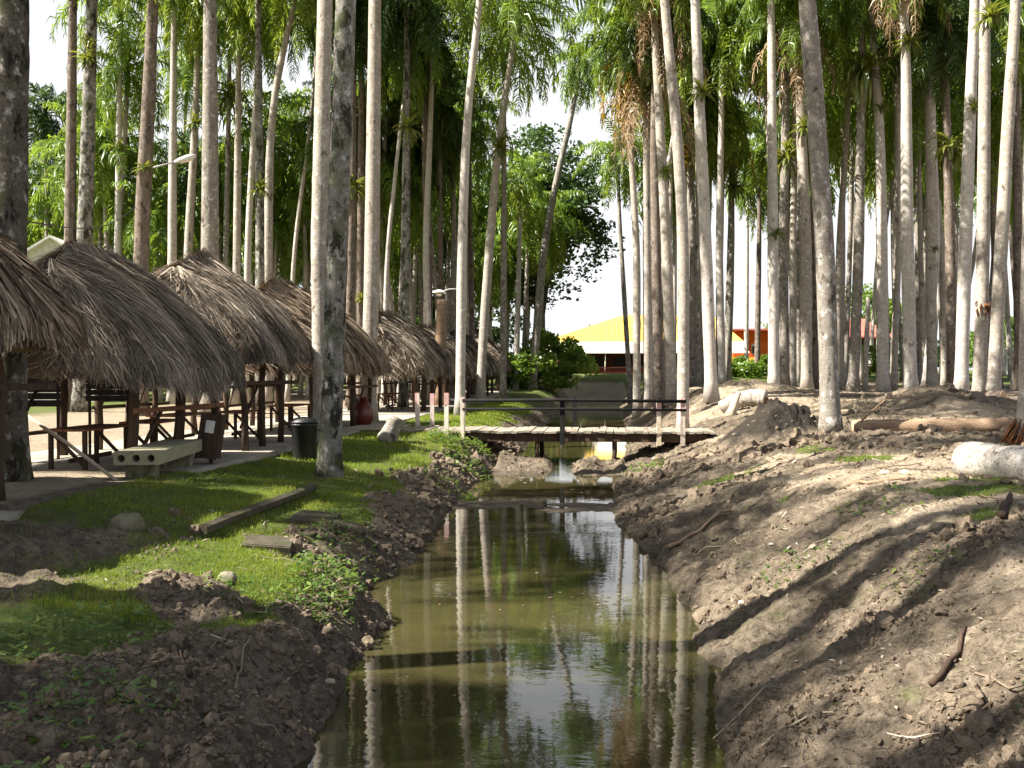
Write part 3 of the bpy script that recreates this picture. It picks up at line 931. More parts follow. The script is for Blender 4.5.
# extra pieces that three of these palms carry
def on_palm(key):
    return next(o for o in COL.objects if o.name.startswith('palm_tree') and (Vector(TR[key][0]) - o.location).length < 1e-3)


_t = on_palm('M9'); b_, path_, r_, D_ = TR['M9']
zs = np.linspace(.05, 1.15, 8)
pp = np.stack([np.interp(zs, path_[:, 2] - b_[2], path_[:, k]) for k in (0, 1)] + [zs + b_[2]], -1) - b_
MB().tube(pp, r_ * 1.04 * (1 + .3 * np.exp(-zs / .45)), 14, wob=.01).build('painted_band', M['paint_pink'], _t, True)
_t = on_palm('R16'); b_, path_, r_, D_ = TR['R16']
sc_ = MB()
for k in range(26):
    z0 = 3.55 + RNG.uniform(0, .4)
    a0 = RNG.uniform(-2.7, -.4)
    xy = np.array([np.interp(z0 + b_[2], path_[:, 2], path_[:, q]) for q in (0, 1)]) - b_[:2]
    d0 = np.array([math.cos(a0), math.sin(a0), 0])
    p0 = np.array([xy[0], xy[1], z0]) + d0 * r_ * .95
    sc_.tube([p0, p0 + d0 * .07 + [0, 0, -.06], p0 + d0 * .05 + [0, 0, -.25]], [.02, .03, .008], 5)
sc_.build('bark_scar', M['mulch'], _t, True)
_t = on_palm('R19'); b_, path_, r_, D_ = TR['R19']
sc_ = MB()
for k in range(150):
    a0 = RNG.uniform(0, 6.28)
    d0 = np.array([math.cos(a0), math.sin(a0), 0])
    z0 = RNG.uniform(.1, .6)
    p0 = d0 * r_ * 1.1 + [0, 0, z0]
    sc_.tube([p0, p0 + d0 * .16 + [0, 0, -z0 * .4], p0 + d0 * RNG.uniform(.25, .45) + [0, 0, -z0]], [.014, .018, .008], 4)
sc_.build('root_fibres', M['mulch'], _t, True)

# far palms that fill the grove
ZONES = [(-40, 128, 10, 58, 101, 'behind the second thatched roof'), (128, 232, 9, 60, 101, 'near the street lamp'),
         (232, 312, 8, 60, 101, 'left of the big twin trunks'), (346, 402, 9, 60, 101, 'right of the big twin trunks'),
         (402, 470, 10, 64, 101, 'above the fifth roof'), (470, 540, 9, 84, 100, 'left of the dark spreading tree'),
         (643, 725, 9, 70, 100, 'behind the trunk cluster at the bridge'), (768, 815, 6, 72, 100, 'right of the orange wall'),
         (822, 905, 8, 72, 100, 'around the red roofed house'), (900, 960, 8, 66, 116, 'behind the brightest white trunk'),
         (960, 1060, 11, 60, 112, 'behind the white fallen log')]
ORD = ['leftmost', 'second from left', 'third from left', 'fourth from left', 'fifth from left', 'sixth from left', 'seventh from left', 'eighth from left', 'ninth from left', 'tenth from left', 'eleventh from left', 'twelfth from left', 'rightmost']
for zi, (xa, xb, n, da, db, where) in enumerate(ZONES):
    step_ = (xb - xa) / n
    for q in range(n):
        x = xa + step_ * (q + RNG.uniform(.15, .85))
        D = RNG.uniform(da, db)
        left = x < 545
        Ht = RNG.uniform(10.5, 19.5) if left else RNG.uniform(16.0, 21.0) + (D - 60) * .03
        cs_ = RNG.uniform(1.0, 1.3)
        lean = RNG.normal(0, 9)
        bk = ['bark_pale', 'bark_white', 'bark_grey', 'bark_pale', 'bark_brown'][int(RNG.integers(0, 5))]
        word = {'bark_pale': 'pale', 'bark_white': 'whitish', 'bark_grey': 'grey', 'bark_brown': 'brown'}[bk]
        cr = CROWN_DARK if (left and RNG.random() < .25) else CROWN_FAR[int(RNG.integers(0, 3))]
        palm('fill%d_%d' % (zi, q), D, RNG.uniform(.30, .44) * 1000 / D, [(x, 385), (x + lean, 250)], bk, Ht, cr,
             'far %s palm %s, %s there' % (word, where, ORD[q]), None, 'far palms of the grove', cs=cs_)

for q, (x, D, Ht, where) in enumerate([
        (108, 64, 14, 'right of the brown pair of palms'),
        (218, 66, 14.5, 'just right of the thick straight trunk'), (253, 64, 17, 'beside the dark spotted palm'), (300, 68, 13.5, 'just left of the twin trunks'),
        (357, 62, 16, 'right behind the twin trunks'), (390, 66, 18, 'beside the thin white slanting palm'), (417, 64, 16.5, 'left of the dark leafy clump'), (452, 66, 17.5, 'left of the slender bright palm'),
        (473, 70, 18.5, 'right of the slender bright palm'), (664, 62, 17.5, 'inside the cluster at the bridge'), (719, 62, 18, 'right of the flared white foot palm'), (815, 62, 17.5, 'left behind the biggest right trunk'), (925, 60, 17.5, 'right of the brightest white trunk'),
        (945, 64, 16.5, 'under the low dark crown'), (1000, 62, 17.5, 'behind the leaning palm of the fallen log'), (1030, 58, 17, 'at the right edge of the grove')]):
    palm('mid%d' % q, D, RNG.uniform(.30, .42) * 1000 / D, [(x, 385), (x + RNG.normal(0, 6), 250)], ['bark_pale', 'bark_grey', 'bark_brown'][q % 3], Ht, CROWN_FAR[q % 3] if q % 4 else CROWNS[q % 4],
         'lower %s palm with leafy crown, %s' % (['pale', 'grey', 'brown'][q % 3], where), None, PALM_GROUP, cs=1.12)

TALL_ORD = ['leftmost', 'second', 'third', 'fourth', 'fifth', 'sixth', 'seventh', 'eighth', 'ninth', 'tenth', 'eleventh', 'twelfth', 'thirteenth', 'fourteenth', 'fifteenth', 'sixteenth', 'seventeenth', 'eighteenth', 'nineteenth', 'twentieth', 'twenty-first', 'twenty-second']
n_tall = -1
for q in range(30):
    if q < 11 and q not in (3, 8) or q == 16: continue
    n_tall += 1
    x = [20, 60, 95, 125, 158, 180, 205, 250, 275, 300, 338, 352, 384, 395, 432, 455, 512, 650, 676, 708, 722, 780, 800, 818, 842, 890, 921, 948, 985, 1012][q] + RNG.uniform(-4, 4)
    D = RNG.uniform(54, 84) if x < 640 else RNG.uniform(56, 80)
    palm('tall%d' % q, D, RNG.uniform(.32, .44) * 1000 / D, [(x, 385), (x + RNG.normal(0, 8), 250), (x + RNG.normal(0, 12), 100)], ['bark_pale', 'bark_grey', 'bark_white'][q % 3],
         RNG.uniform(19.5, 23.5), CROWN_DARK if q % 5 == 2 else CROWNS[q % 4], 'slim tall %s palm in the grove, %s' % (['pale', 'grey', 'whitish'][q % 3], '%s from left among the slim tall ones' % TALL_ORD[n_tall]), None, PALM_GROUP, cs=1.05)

# palms beside the camera on the left: added outside the frame to shade the banks
for q, (x, y, Ht) in enumerate([(-9.6, 2.0, 20), (-9.9, 2.7, 21), (-10.4, 5.4, 20), (-10.2, 4.6, 21), (-9.2, 7.4, 21),  (-21.5, -1.0, 20), (-24, 13.0, 21), (-19.6, 1.4, 20.5), (-18.5, 9.6, 20), (-19.4, 14.8, 21)]):
    palm('off%d' % q, 15, 32, [(x + .3, y, 8.), (x + RNG.normal(0, .5), y + RNG.normal(0, .5), 16.)], 'bark_grey', Ht, q % 4,
         'unseen palm added beside the camera to shade the banks', None, 'palms outside the frame', loc=(x, y))

# broken stub of a palm at the small lamp, and a dead stem on the right
for key, D, wpx, pix, Ht, lab in (('stub', 52, 12, [(439, 395), (439, 300)], 5.6, 'short broken light brown palm stub under the small round lamp'),
                                  ('dead', 55, 5, [(865, 388), (865, 310)], 5.2, 'dead thin palm stem without crown before the red roofed house')):
    q = P(pix[0][0], 370, D)
    b = np.array([q[0], q[1], hz(q[0], q[1]) - .05])
    t = thing('dead_palm', lab, 'dead palm', tuple(b))
    pth = np.stack([np.full(9, 0.), np.full(9, 0.), np.linspace(0, Ht, 9)], -1) + b
    pth[:, 0] += np.linspace(0, .15, 9)
    trunk_build(pth, wpx * D / 2000, t, 'bark_pale' if key == 'dead' else 'wood_log', False, .2, .9)

# strap-leaved plants sitting on trunks
def epiphyte_mesh(seed, n, size, drop, wid):
    rg = np.random.default_rng(seed)
    mb = MB()
    for k in range(n):
        az, el = rg.uniform(0, 6.28), rg.uniform(R(-25), R(80))
        L = size * rg.uniform(.55, 1.1)
        pts = []
        p = np.zeros(3)
        for s in range(6):
            e = el - drop * (s / 5) ** 1.2
            pts.append(p.copy())
            p = p + L / 5 * np.array([math.cos(e) * math.cos(az), math.cos(e) * math.sin(az), math.sin(e)])
        pts = np.array(pts)
        sd = np.array([-math.sin(az), math.cos(az), 0]) + rg.normal(0, .3, 3)
        wdt = wid * np.array([.6, 1, 1, .9, .6, .1])[:, None] / 2
        V = np.concatenate([pts - sd * wdt, pts + sd * wdt])
        mb.add(V, [(s, s + 1, s + 7, s + 6) for s in range(5)], np.clip(rg.normal(.5, .22), 0, 1))
    mb.tube([(0, 0, -size * .35), (0, 0, 0), (0, 0, size * .15)], [size * .06, size * .14, size * .05], 7, .1)
    return mb.mesh('strap_plant', M['epiphyte'])


EPI = [epiphyte_mesh(1, 70, 1.0, R(75), .075), epiphyte_mesh(2, 90, 1.3, R(130), .09), epiphyte_mesh(3, 60, .8, R(60), .06)]
for px, py, key, sz, v, lab in [
    (89, 62, 'L3', 1.0, 0, 'green plant clump growing on the thicker mottled palm of the left pair'),
    (90, 45, 'L3', .8, 2, 'upper small plant clump on the thicker mottled palm of the left pair'),
    (227, 100, 'L12', 1.5, 1, 'big yellow green strap leaved plant high on a thin palm above the roofs'),
    (132, 150, 'L6', 1.2, 2, 'yellowish spiky plant on the thin palm beside the lamp post'),
    (195, 125, 'L9', 1.0, 0, 'small plant clump on the curving pale palm right of the lamp head'),
    (497, 150, 'L28a', 1.3, 0, 'round green plant clump halfway up the leaning palm left of the canal'),
    (428, 55, 'L25', 1.9, 1, 'large dark leafy clump high on the brown palm behind the small lamp'),
    (505, 70, 'L28b', 1.0, 2, 'small plant on the upright grey palm by the leaning clump bearing trunk'),
    (857, 75, 'R7', 2.0, 1, 'largest hanging strap leaved plant, right of the biggest right trunk'),
    (852, 22, 'R6', 1.6, 1, 'strap leaved plant at the picture top above the largest hanging one'),
    (985, 20, 'R16', 1.0, 0, 'spiky plant crowning the visible top of the scarred upright palm'),
    (930, 250, 'R12', .6, 2, 'little plant low on the pale palm left of the dark crowned palm'),
    (770, 235, 'R1', 1.1, 2, 'plant tuft on the pinkish white palm right of the orange wall'),
    (668, 175, 'M8', 1.0, 2, 'spiky tuft on a clustered trunk just left of the pink footed palm'),
    (697, 95, 'M11', .9, 0, 'small green clump high on the bright flared foot palm'),
    (731, 190, 'M13', 1.6, 1, 'strap leaved clump on the grey palm left of the orange wall'),
    (783, 160, 'R2', 1.3, 1, 'hanging leaf clump on the grey palm right of the pinkish white one'),
    (804, 130, 'R4', 1.1, 0, 'green clump on the pale palm left of the biggest right trunk'),
    (881, 110, 'R8', .9, 2, 'spiky tuft on the pale palm hiding the house corner'),
    (906, 45, 'R10', 1.0, 0, 'leafy clump high on the brightest white trunk'),
    (947, 150, 'R14', 1.2, 1, 'hanging clump on the palm with the low dark crown'),
    (968, 110, 'R15', .8, 2, 'little tuft on the white palm leaning right'),
    (439, 120, 'L26', 1.4, 1, 'hanging leaf clump on the slim brown palm behind the small lamp'),
    (405, 130, 'L24', 1.2, 0, 'leafy clump on the mottled black and grey palm'),
    (352, 190, 'L22', 1.2, 1, 'yellowish hanging clump right behind the big twin trunks'),
    (360, 300, 'L22b', .9, 2, 'low tuft beside the big twin trunks'),
    (259, 190, 'L15', 1.0, 0, 'clump on the dark spotted palm'),
    (143, 170, 'L7', .8, 2, 'tuft on the stout brown palm by the lamp pole'),
    (262, 90, 'L14', .7, 2, 'small tuft on the thin whitish palm near the bent palm')]:
    b_, path_, r_, D_ = TR[key]
    q = P(px, py, D_)
    x = np.interp(q[2], path_[:, 2], path_[:, 0]); y = np.interp(q[2], path_[:, 2], path_[:, 1])
    o = put('strap_plant', EPI[v], None, (x + .1, y - r_ * .9, q[2]), (0, 0, RNG.uniform(0, 6)), (sz, sz, sz))
    tag(o, lab, 'plant', 'plants growing on palm trunks')


# ------------------------------------------------------------------ broadleaf trees and bushes
def clump_crown(center, rad, nclump, nleaf, ls, seed, crad, shell=.55, flat=1., hollow=None):
    rg = np.random.default_rng(seed)
    c = []
    while len(c) < nclump:
        d = rg.normal(0, 1, 3); d /= np.linalg.norm(d)
        rr = rg.uniform(shell, 1.0)
        p = d * rr * (1 + .16 * math.sin(3 * d[0] * 2 + seed) * math.cos(d[2] * 4 + seed))
        c.append(p * rad)
    c = np.array(c)
    cs = crad * rg.uniform(.5, 1.25, nclump)
    P0 = np.repeat(c, nleaf, 0) + np.clip(rg.normal(0, .48, (nclump * nleaf, 3)), -.8, .8) * np.repeat(cs, nleaf)[:, None] * np.array([1, 1, .62 * flat])
    n = len(P0)
    a = rg.normal(0, 1, (n, 3)); a[:, 2] *= .6; a /= np.linalg.norm(a, axis=1)[:, None]
    b = np.cross(a, rg.normal(0, 1, (n, 3))); b /= np.linalg.norm(b, axis=1)[:, None]
    s = ls * rg.uniform(.6, 1.3, n)[:, None]
    V = np.stack([P0 - a * s * .6, P0 + b * s * .33, P0 + a * s * .6, P0 - b * s * .33], 1) + np.asarray(center)
    F = np.arange(n * 4).reshape(-1, 4)
    t = np.repeat(np.clip(np.repeat(rg.uniform(.1, .9, nclump), nleaf) * .6 + rg.uniform(0, .4, n), 0, 1), 4)
    return MB().add(V.reshape(-1, 3), F, t), c


def broad_tree(name, label, cat, px, D, htop, hbot, rx, mat, ncl, nl, ls, crad, seed, tr=.35, group=None, shell=.5, ry=None):
    q = P(px, 370, D)
    b = np.array([q[0], q[1], hz(q[0], q[1]) - .05])
    t = thing(name, label, cat, tuple(b), 0, group)
    cz = (htop + hbot) / 2
    mb, c = clump_crown((0, 0, cz), np.array([rx, ry or rx, (htop - hbot) / 2]), ncl, nl, ls, seed, crad, shell)
    mb.build('crown', M[mat], t)
    tm = MB()
    fork = max(hbot * .75, .6)
    tm.tube([(0, 0, -.1), (.05, 0, fork * .5), (0, .05, fork), (.1, 0, cz)], [tr * 1.4, tr, tr * .85, tr * .4], 9)
    rg = random.Random(seed)
    for k in range(min(12, ncl)):
        e = c[rg.randrange(len(c))] + np.array([0, 0, cz])
        s0 = np.array([0, 0, fork + rg.uniform(0, .25) * (cz - fork)])
        m = (s0 + e) / 2 + np.array([0, 0, .1 * np.linalg.norm(e - s0)])
        tm.tube([s0, m, e], [tr * .5, tr * .3, tr * .08], 6)
    tm.build('trunk', M['bark_brown'], t, True)
    return t


broad_tree('broadleaf_tree', 'tall dark spreading broadleaf tree behind the leaning canal palm', 'tree', 541, 96, 24.5, 6.5, 6.8, 'broadleaf', 230, 90, .42, 1.7, 3, .5, shell=.35)
broad_tree('bush', 'bright green rounded bush beside the canal left of the yellow building', 'bush', 552, 84, 5.2, .3, 3.7, 'bush_leaf', 95, 110, .30, .9, 5, .14)
broad_tree('bush', 'lower bush at the left foot of the rounded bright green one', 'bush', 515, 80, 3.2, .2, 1.9, 'bush_leaf', 40, 100, .28, .7, 6, .1)
broad_tree('broadleaf_tree', 'green tree behind the red roofed house', 'tree', 862, 135, 11.5, 2, 6.5, 'bush_leaf', 110, 80, .45, 1.5, 8, .3)
broad_tree('broadleaf_tree', 'green tree between the orange wall and the biggest right trunk', 'tree', 806, 125, 8.5, 1, 4.6, 'bush_leaf', 80, 80, .42, 1.3, 9, .3)
broad_tree('broadleaf_tree', 'low dark tree peeking over the left end of the yellow roof', 'tree', 612, 150, 9.2, 2, 6.5, 'broadleaf', 90, 70, .5, 1.5, 10, .3)
broad_tree('broadleaf_tree', 'green tree at the right end of the far grove', 'tree', 1004, 130, 7.0, 1, 5.5, 'bush_leaf', 70, 80, .45, 1.4, 12, .3)
for k, (px, D, h, r, lab) in enumerate([(735, 92, 1.9, 1.3, 'yellow green shrub before the left end of the orange wall'),
                                        (752, 90, 1.6, 1.3, 'low shrub before the middle of the orange wall'),
                                        (768, 94, 1.9, 1.4, 'shrub right of the orange wall'),
                                        (876, 92, 3.0, 1.7, 'shrub at the right corner of the red roofed house'),
                                        (716, 88, 1.7, 1.2, 'shrub before the right end of the yellow building')]):
    broad_tree('bush', lab, 'bush', px, D, h, .1, r, 'bush_leaf', 34, 80, .26, .6, 30 + k, .08)
for k, (px, D, h, r, lab) in enumerate([(30, 92, 7.5, 4.5, 'dark understory tree left of the close brown pair of palms'),
                                        (100, 96, 6, 4.5, 'dark understory tree behind the second roof'),
                                        (160, 92, 7, 4.5, 'dark understory tree behind the street lamp'),
                                        (235, 98, 6, 4.5, 'dark understory tree behind the thin palms of the third roof'),
                                        (300, 100, 7, 4.5, 'dark understory tree left behind the big twin trunks'),
                                        (360, 94, 8, 5, 'dark understory tree right behind the big twin trunks'),
                                        (420, 98, 9, 5, 'dark understory tree behind the small round lamp'),
                                        (475, 104, 11, 5.5, 'dark understory tree behind the far roofs')]):
    broad_tree('broadleaf_tree', lab, 'tree', px, D, h, .8, r, 'broadleaf', 90, 80, .42, 1.3, 50 + k, .28, 'understory trees behind the huts')

# far wood that closes the view
fw = MB()
for k, (xa, xb, D, h0, h1) in enumerate([(-700, 470, 150, 4.5, 8.5), (760, 1700, 170, 5, 8)]):
    n = int((xb - xa) / 16)
    for q in range(n):
        px = xa + (xb - xa) * (q + RNG.random()) / n
        p = P(px, 370, D + RNG.uniform(-10, 14))
        hh = RNG.uniform(h0, h1) * (.72 if 230 < px < 320 else 1)
        m_, _ = clump_crown((p[0], p[1], 1.4 + hh / 2), np.array([4.5, 3.5, hh / 2]), 22, 40, .6, 900 + k * 200 + q, 1.5, .2)
        fw.V += m_.V; fw.A += m_.A; fw.N += m_.N
        fw.L += [l_ + fw.n for l_ in m_.L]; fw.n += m_.n
tag(fw.build('far_wood', M['broadleaf']), 'dark wood closing the view far behind the grove', 'wood', kind='stuff')


# ------------------------------------------------------------------ thatched huts
RX, HW, HR, HE = -10.05, 2.2, 4.15, 1.86


def prof(t):
    t = np.asarray(t, float)
    tc_ = np.clip(t, 0, 1)
    x = HW * tc_
    z = HR - (HR - HE) * (.66 * tc_ + .34 * tc_ ** 3)
    ov = np.clip(t - 1, 0, 1) * 3.1
    return x + ov * .18, z - ov * .98


def thatch_mesh(L, n, wid, ln, seed, mat, lift=.07, hang=.62, hip=1.3):
    """hipped thatch: eave points B and ridge points A run round the roof, strands lie from A to B"""
    rg = np.random.default_rng(seed)
    mb = MB()
    side = L - 2 * hip
    cap = 2 * HW * .75 + hip
    per = 2 * side + 2 * cap

    def AB(s):
        s = np.mod(s, per)
        k1 = s < side
        k2 = (s >= side) & (s < side + cap)
        k3 = (s >= side + cap) & (s < 2 * side + cap)
        ph = np.where(k2, (s - side) / cap, (s - 2 * side - cap) / cap) * np.pi
        c_, s_ = np.cos(ph), np.sin(np.clip(ph, 0, np.pi))
        ex = np.sign(c_) * np.abs(c_) ** .55
        ey = np.abs(s_) ** .55
        bx = np.where(k1, 1., np.where(k2, ex, np.where(k3, -1., -ex))) * HW
        by = np.where(k1, hip + s, np.where(k2, L - hip + hip * ey, np.where(k3, L - hip - (s - side - cap), hip - hip * ey)))
        ay = np.clip(by, hip, L - hip)
        return np.stack([0 * bx, ay], -1), np.stack([bx, by], -1)

    sag = lambda y: .08 * np.sin(y * 1.5 + seed) + .05 * np.sin(y * 3.7 + seed * 2.3)

    def pos(s, t, up=0.):
        A_, B_ = AB(s)
        x_, z_ = prof(t)
        q = A_ + (B_ - A_) * (x_ / HW)[..., None]
        e_ = np.minimum(A_[..., 1] - hip, L - hip - A_[..., 1])
        z_ = z_ - .42 * np.exp(-e_ / .55) * np.clip(1 - x_ / HW, 0, 1)
        return np.concatenate([q, (z_ + up + sag(q[..., 1]))[..., None]], -1)

    m, nt = 72, 9
    ss, tt = np.meshgrid(np.linspace(0, per, m, endpoint=False), np.linspace(0, 1.02, nt))
    top = pos(ss, tt, -.03)
    bot = pos(ss, tt, -.22)
    for A_, flip in ((top, 0), (bot, 1)):
        f = []
        for a in range(nt - 1):
            for b in range(m):
                q = (a * m + b, (a + 1) * m + b, (a + 1) * m + (b + 1) % m, a * m + (b + 1) % m)
                f.append(q[::-1] if flip else q)
        mb.add(A_.reshape(-1, 3), f, .12)
    mb.add(np.concatenate([top[-1], bot[-1]]), [(b, m + b, m + (b + 1) % m, (b + 1) % m) for b in range(m)], .1)
    # strands, laid in courses
    t0 = rg.uniform(-.02, 1.0, n)
    t0 = np.where(rg.random(n) < .55, (np.floor(t0 * 7) + .35 * rg.random(n)) / 7, t0)
    t0 = np.where(rg.random(n) < .36, np.clip(1 - np.abs(rg.normal(0, .13, n)), 0, 1), t0)
    vis = rg.random(n) < .45                       # the canal side carries the closest thatch
    s0 = np.where(vis, rg.uniform(-cap * .5, side + cap * .5, n), rg.uniform(0, per, n))
    l = ln * rg.uniform(.55, 1.25, n) / 3.1
    clump = vnoise(s0 * 3.5, t0 * 2, seed + 3)
    l = np.minimum(l, (1 + hang / 3.1 * rg.uniform(.25, .75, n) + hang / 3.1 * .5 * clump) - t0)
    dr = rg.normal(0, .15, n) + (clump - .5) * .35 + .3 * fbm(s0 * .7, t0 * 1.5, seed + 8, 3)
    lump = fbm(s0 * .9, t0 * 2.2, seed + 5, 3)
    off = rg.uniform(.0, lift, n) + .06 * clump + .09 * lump
    st = []
    for s in (0, .5, 1):
        q = pos(s0 + dr * s, np.clip(t0 + l * s, 0, 2))
        A_, B_ = AB(s0 + dr * s)
        o_ = (B_ - A_) / (np.linalg.norm(B_ - A_, axis=1)[:, None] + 1e-6)
        bulge = off + lift * s * rg.uniform(.2, 1.2, n)
        q[:, :2] += o_ * (bulge * .75)[:, None]
        q[:, 2] += bulge * .8
        st.append(q)
    a, b, c = st
    A_, B_ = AB(s0)
    o_ = (B_ - A_) / (np.linalg.norm(B_ - A_, axis=1)[:, None] + 1e-6)
    wv = np.stack([-o_[:, 1], o_[:, 0], rg.normal(0, .5, n)], -1) + rg.normal(0, .3, (n, 3))
    wv /= np.linalg.norm(wv, axis=1)[:, None]
    w_ = (wid * rg.uniform(.5, 1.5, n) / 2)[:, None]
    V = np.stack([a - wv * w_ * .7, a + wv * w_ * .7, b + wv * w_, b - wv * w_, c + wv * w_ * .3, c - wv * w_ * .3], 1)
    bi = np.arange(n)[:, None] * 6
    F = np.concatenate([bi + np.array([0, 1, 2, 3]), bi + np.array([3, 2, 4, 5])])
    streak = .5 * vnoise(s0 * 1.2 + t0 * .6, t0 * 1.2, seed) + .5 * vnoise(s0 * 5 + t0, t0 * 1.5, seed + 9)
    tint = np.clip(rg.normal(.36, .2, n) + (streak - .5) * .9 - .25 * sm(.62, .75, vnoise(s0 * .8, t0 * 3, seed + 20)), 0, 1)
    mb.add(V.reshape(-1, 3), F, np.repeat(tint, 6))
    # loose strands over the ridge
    nr = int(n * .10)
    yr_ = rg.uniform(hip - .2, L - hip + .2, nr)
    ang = rg.normal(0, .5, nr)
    hl = rg.uniform(.35, .7, nr)
    rz_ = sag(yr_)
    rz_ = rz_ - .35 * np.exp(-np.clip(np.minimum(yr_ - hip, L - hip - yr_), 0, 9) / .55)
    p1 = np.stack([-np.cos(ang) * hl, yr_ - np.sin(ang) * hl, HR + rz_- .55 * hl + rg.uniform(-.05, .22, nr)], -1)
    p2 = np.stack([0 * yr_, yr_, HR + rz_ - .42 * np.exp(-np.clip(np.minimum(yr_ - hip, L - hip - yr_), 0, 9) / .55) + .08 + np.abs(rg.normal(0, .11, nr))], -1)
    p3 = np.stack([np.cos(ang) * hl, yr_ + np.sin(ang) * hl, HR + rz_ - .66 * hl + rg.uniform(-.05, .1, nr)], -1)
    wv = np.tile(np.array([0, 1., 0]), (nr, 1)) * (wid * rg.uniform(.6, 1.4, nr) * .6)[:, None]
    V = np.stack([p1 - wv * .4, p1 + wv * .4, p2 + wv, p2 - wv, p3 + wv * .4, p3 - wv * .4], 1)
    bi = np.arange(nr)[:, None] * 6
    F = np.concatenate([bi + np.array([0, 1, 2, 3]), bi + np.array([3, 2, 4, 5])])
    mb.add(V.reshape(-1, 3), F, np.repeat(np.clip(rg.normal(.35, .2, nr), 0, 1), 6))
    return mb.mesh('roof', M[mat])


def rough_post(mb, p, q, r, k=8):
    p, q = np.array(p, float), np.array(q, float)
    n = 6
    pts = p + (q - p) * np.linspace(0, 1, n)[:, None]
    pts[1:-1] += RNG.normal(0, r * .22, (n - 2, 3)) * np.array([1, 1, 0])
    mb.tube(pts, r * np.linspace(1.1, .9, n), k, wob=.05)
    return mb


def hut(y0, y1, label, n, wid, ln, seed, mat='thatch', red=False, hip=.8, up=0., hang=.62):
    L = y1 - y0
    gz = .06 + .35 * float(sm(58, 82, (y0 + y1) / 2))
    gz += up
    t = thing('thatched_hut', label, 'hut', (RX, y0, gz), 0, 'thatched huts along the canal path')
    put('roof', thatch_mesh(L, n, wid, ln, seed, mat, hip=hip, hang=hang), t)
    ny_ = max(3, int(round(L / 2.6)) + 1)
    for sx in (1, -1):
        X = sx * (HW - .5)
        for k in range(ny_):
            y = .45 + (L - .9 - 2.2 * up) * k / (ny_ - 1)
            rough_post(MB(), (X + RNG.normal(0, .04), y, -.02 - up), (X, y, 2.15), RNG.uniform(.075, .105)).build('post', M['wood_dark'], t, True)
        MB().beam((X, .1, 2.2), (X, L - .1, 2.2), .1, .12, jit=.008).build('roof_plate', M['wood_dark'], t)
    for k in range(ny_):
        y = .45 + (L - .9) * k / (ny_ - 1)
        MB().beam((-HW + .42, y + .07, 2.30), (HW - .42, y + .07, 2.30), .08, .1, jit=.008).build('tie_beam', M['wood_dark'], t)
    MB().beam((HW - .40, .3, 1.12), (HW - .40, L - .3, 1.10), .05, .09, jit=.006).build('front_rail', M['wood_red' if red else 'wood_dark'], t)
    MB().beam((-HW + .42, .3, 1.12), (-HW + .42, L - .3, 1.14), .05, .09, jit=.006).build('back_rail', M['wood_dark'], t)
    MB().beam((-HW + .42, .3, .55), (-HW + .42, L - .3, .53), .05, .08, jit=.006).build('back_rail', M['wood_dark'], t)
    for k in range(ny_ - 1):
        ya = .45 + (L - .9) * k / (ny_ - 1); yb = .45 + (L - .9) * (k + 1) / (ny_ - 1)
        if k % 2 == 0:
            MB().beam((HW - .52, ya, .1), (HW - .52, ya + 1.15, 1.08), .05, .06).build('brace', M['wood_dark'], t)
        MB().beam((-HW + .5, ya, .5), (-HW + .5, ya + .95, 1.55), .05, .06).build('brace', M['wood_dark'], t)
    return t


hut(8.6, 14.5, 'nearest thatched hut at the left edge with ragged broad dry leaves', 6500, .07, 1.1, 101, 'thatch_dry', up=.5, hang=.42)
hut(16.4, 21.0, 'second thatched hut with big shaggy bulging eave over the pale slab bench', 28000, .017, .9, 102, red=True, hip=.8)
hut(21.6, 26.2, 'third thatched hut, long shaggy roof ending at the big twin trunks', 20000, .021, .9, 103, up=.42, hang=.45)
hut(27.0, 35.2, 'fourth thatched hut whose pale roof tip shows right of the twin trunks', 9000, .045, 1.05, 104, 'thatch_dry', up=.18, hang=.5)
hut(42.0, 49.3, 'fifth thatched hut, brown roof behind the bridge posts', 7000, .05, 1.0, 105, up=.1, hip=.5)
hut(51.0, 59.5, 'sixth thatched hut, roof crossed by the slender bright palm', 5000, .06, 1.0, 106)
hut(62.0, 71.0, 'seventh thatched hut, low roof left of the leaning canal palm', 3500, .07, 1.0, 107)
hut(74.0, 82.0, 'farthest thatched hut at the end of the row', 2500, .08, 1.0, 108)


def stall_table(x, y, rz, label, L=1.9, W=.8, h=.78, mat='wood_dark', top='wood_red'):
    t = thing('stall_table', label, 'table', (x, y, .06), rz, 'trestle tables inside the huts')
    mb = MB()
    for k in range(4): mb.box((0, -W / 2 + W * (k + .5) / 4, h - .02), (L, W / 4 - .012, .04))
    mb.build('tabletop', M[top], t)
    for sx in (-1, 1):
        for sy in (-1, 1):
            MB().beam((sx * (L / 2 - .15), sy * (W / 2 - .08), 0), (sx * (L / 2 - .15), sy * (W / 2 - .08), h - .04), .07, .07).build('leg', M[mat], t)
        MB().beam((sx * (L / 2 - .2), -W / 2 + .1, .08), (sx * (L / 2 - .2), W / 2 - .1, h - .1), .04, .06).build('brace', M[mat], t)
    MB().beam((-L / 2 + .2, 0, .2), (L / 2 - .2, 0, .22), .05, .08).build('stretcher', M[mat], t)
    return t


stall_table(-9.7, 17.9, R(90), 'rough trestle table under the second roof behind the slanting pole')
stall_table(-9.6, 20.3, R(90), 'rough reddish trestle table behind the pale slab bench', 1.5)
stall_table(-10.4, 23.4, R(90), 'dark trestle table under the third roof', 2.0)
stall_table(-9.6, 25.2, R(90), 'dark trestle table behind the black bin', 1.4)
stall_table(-9.8, 30.0, R(90), 'dark trestle table under the fourth roof', 2.0)
stall_table(-10.0, 45.0, R(90), 'dark trestle table under the fifth roof', 2.4)


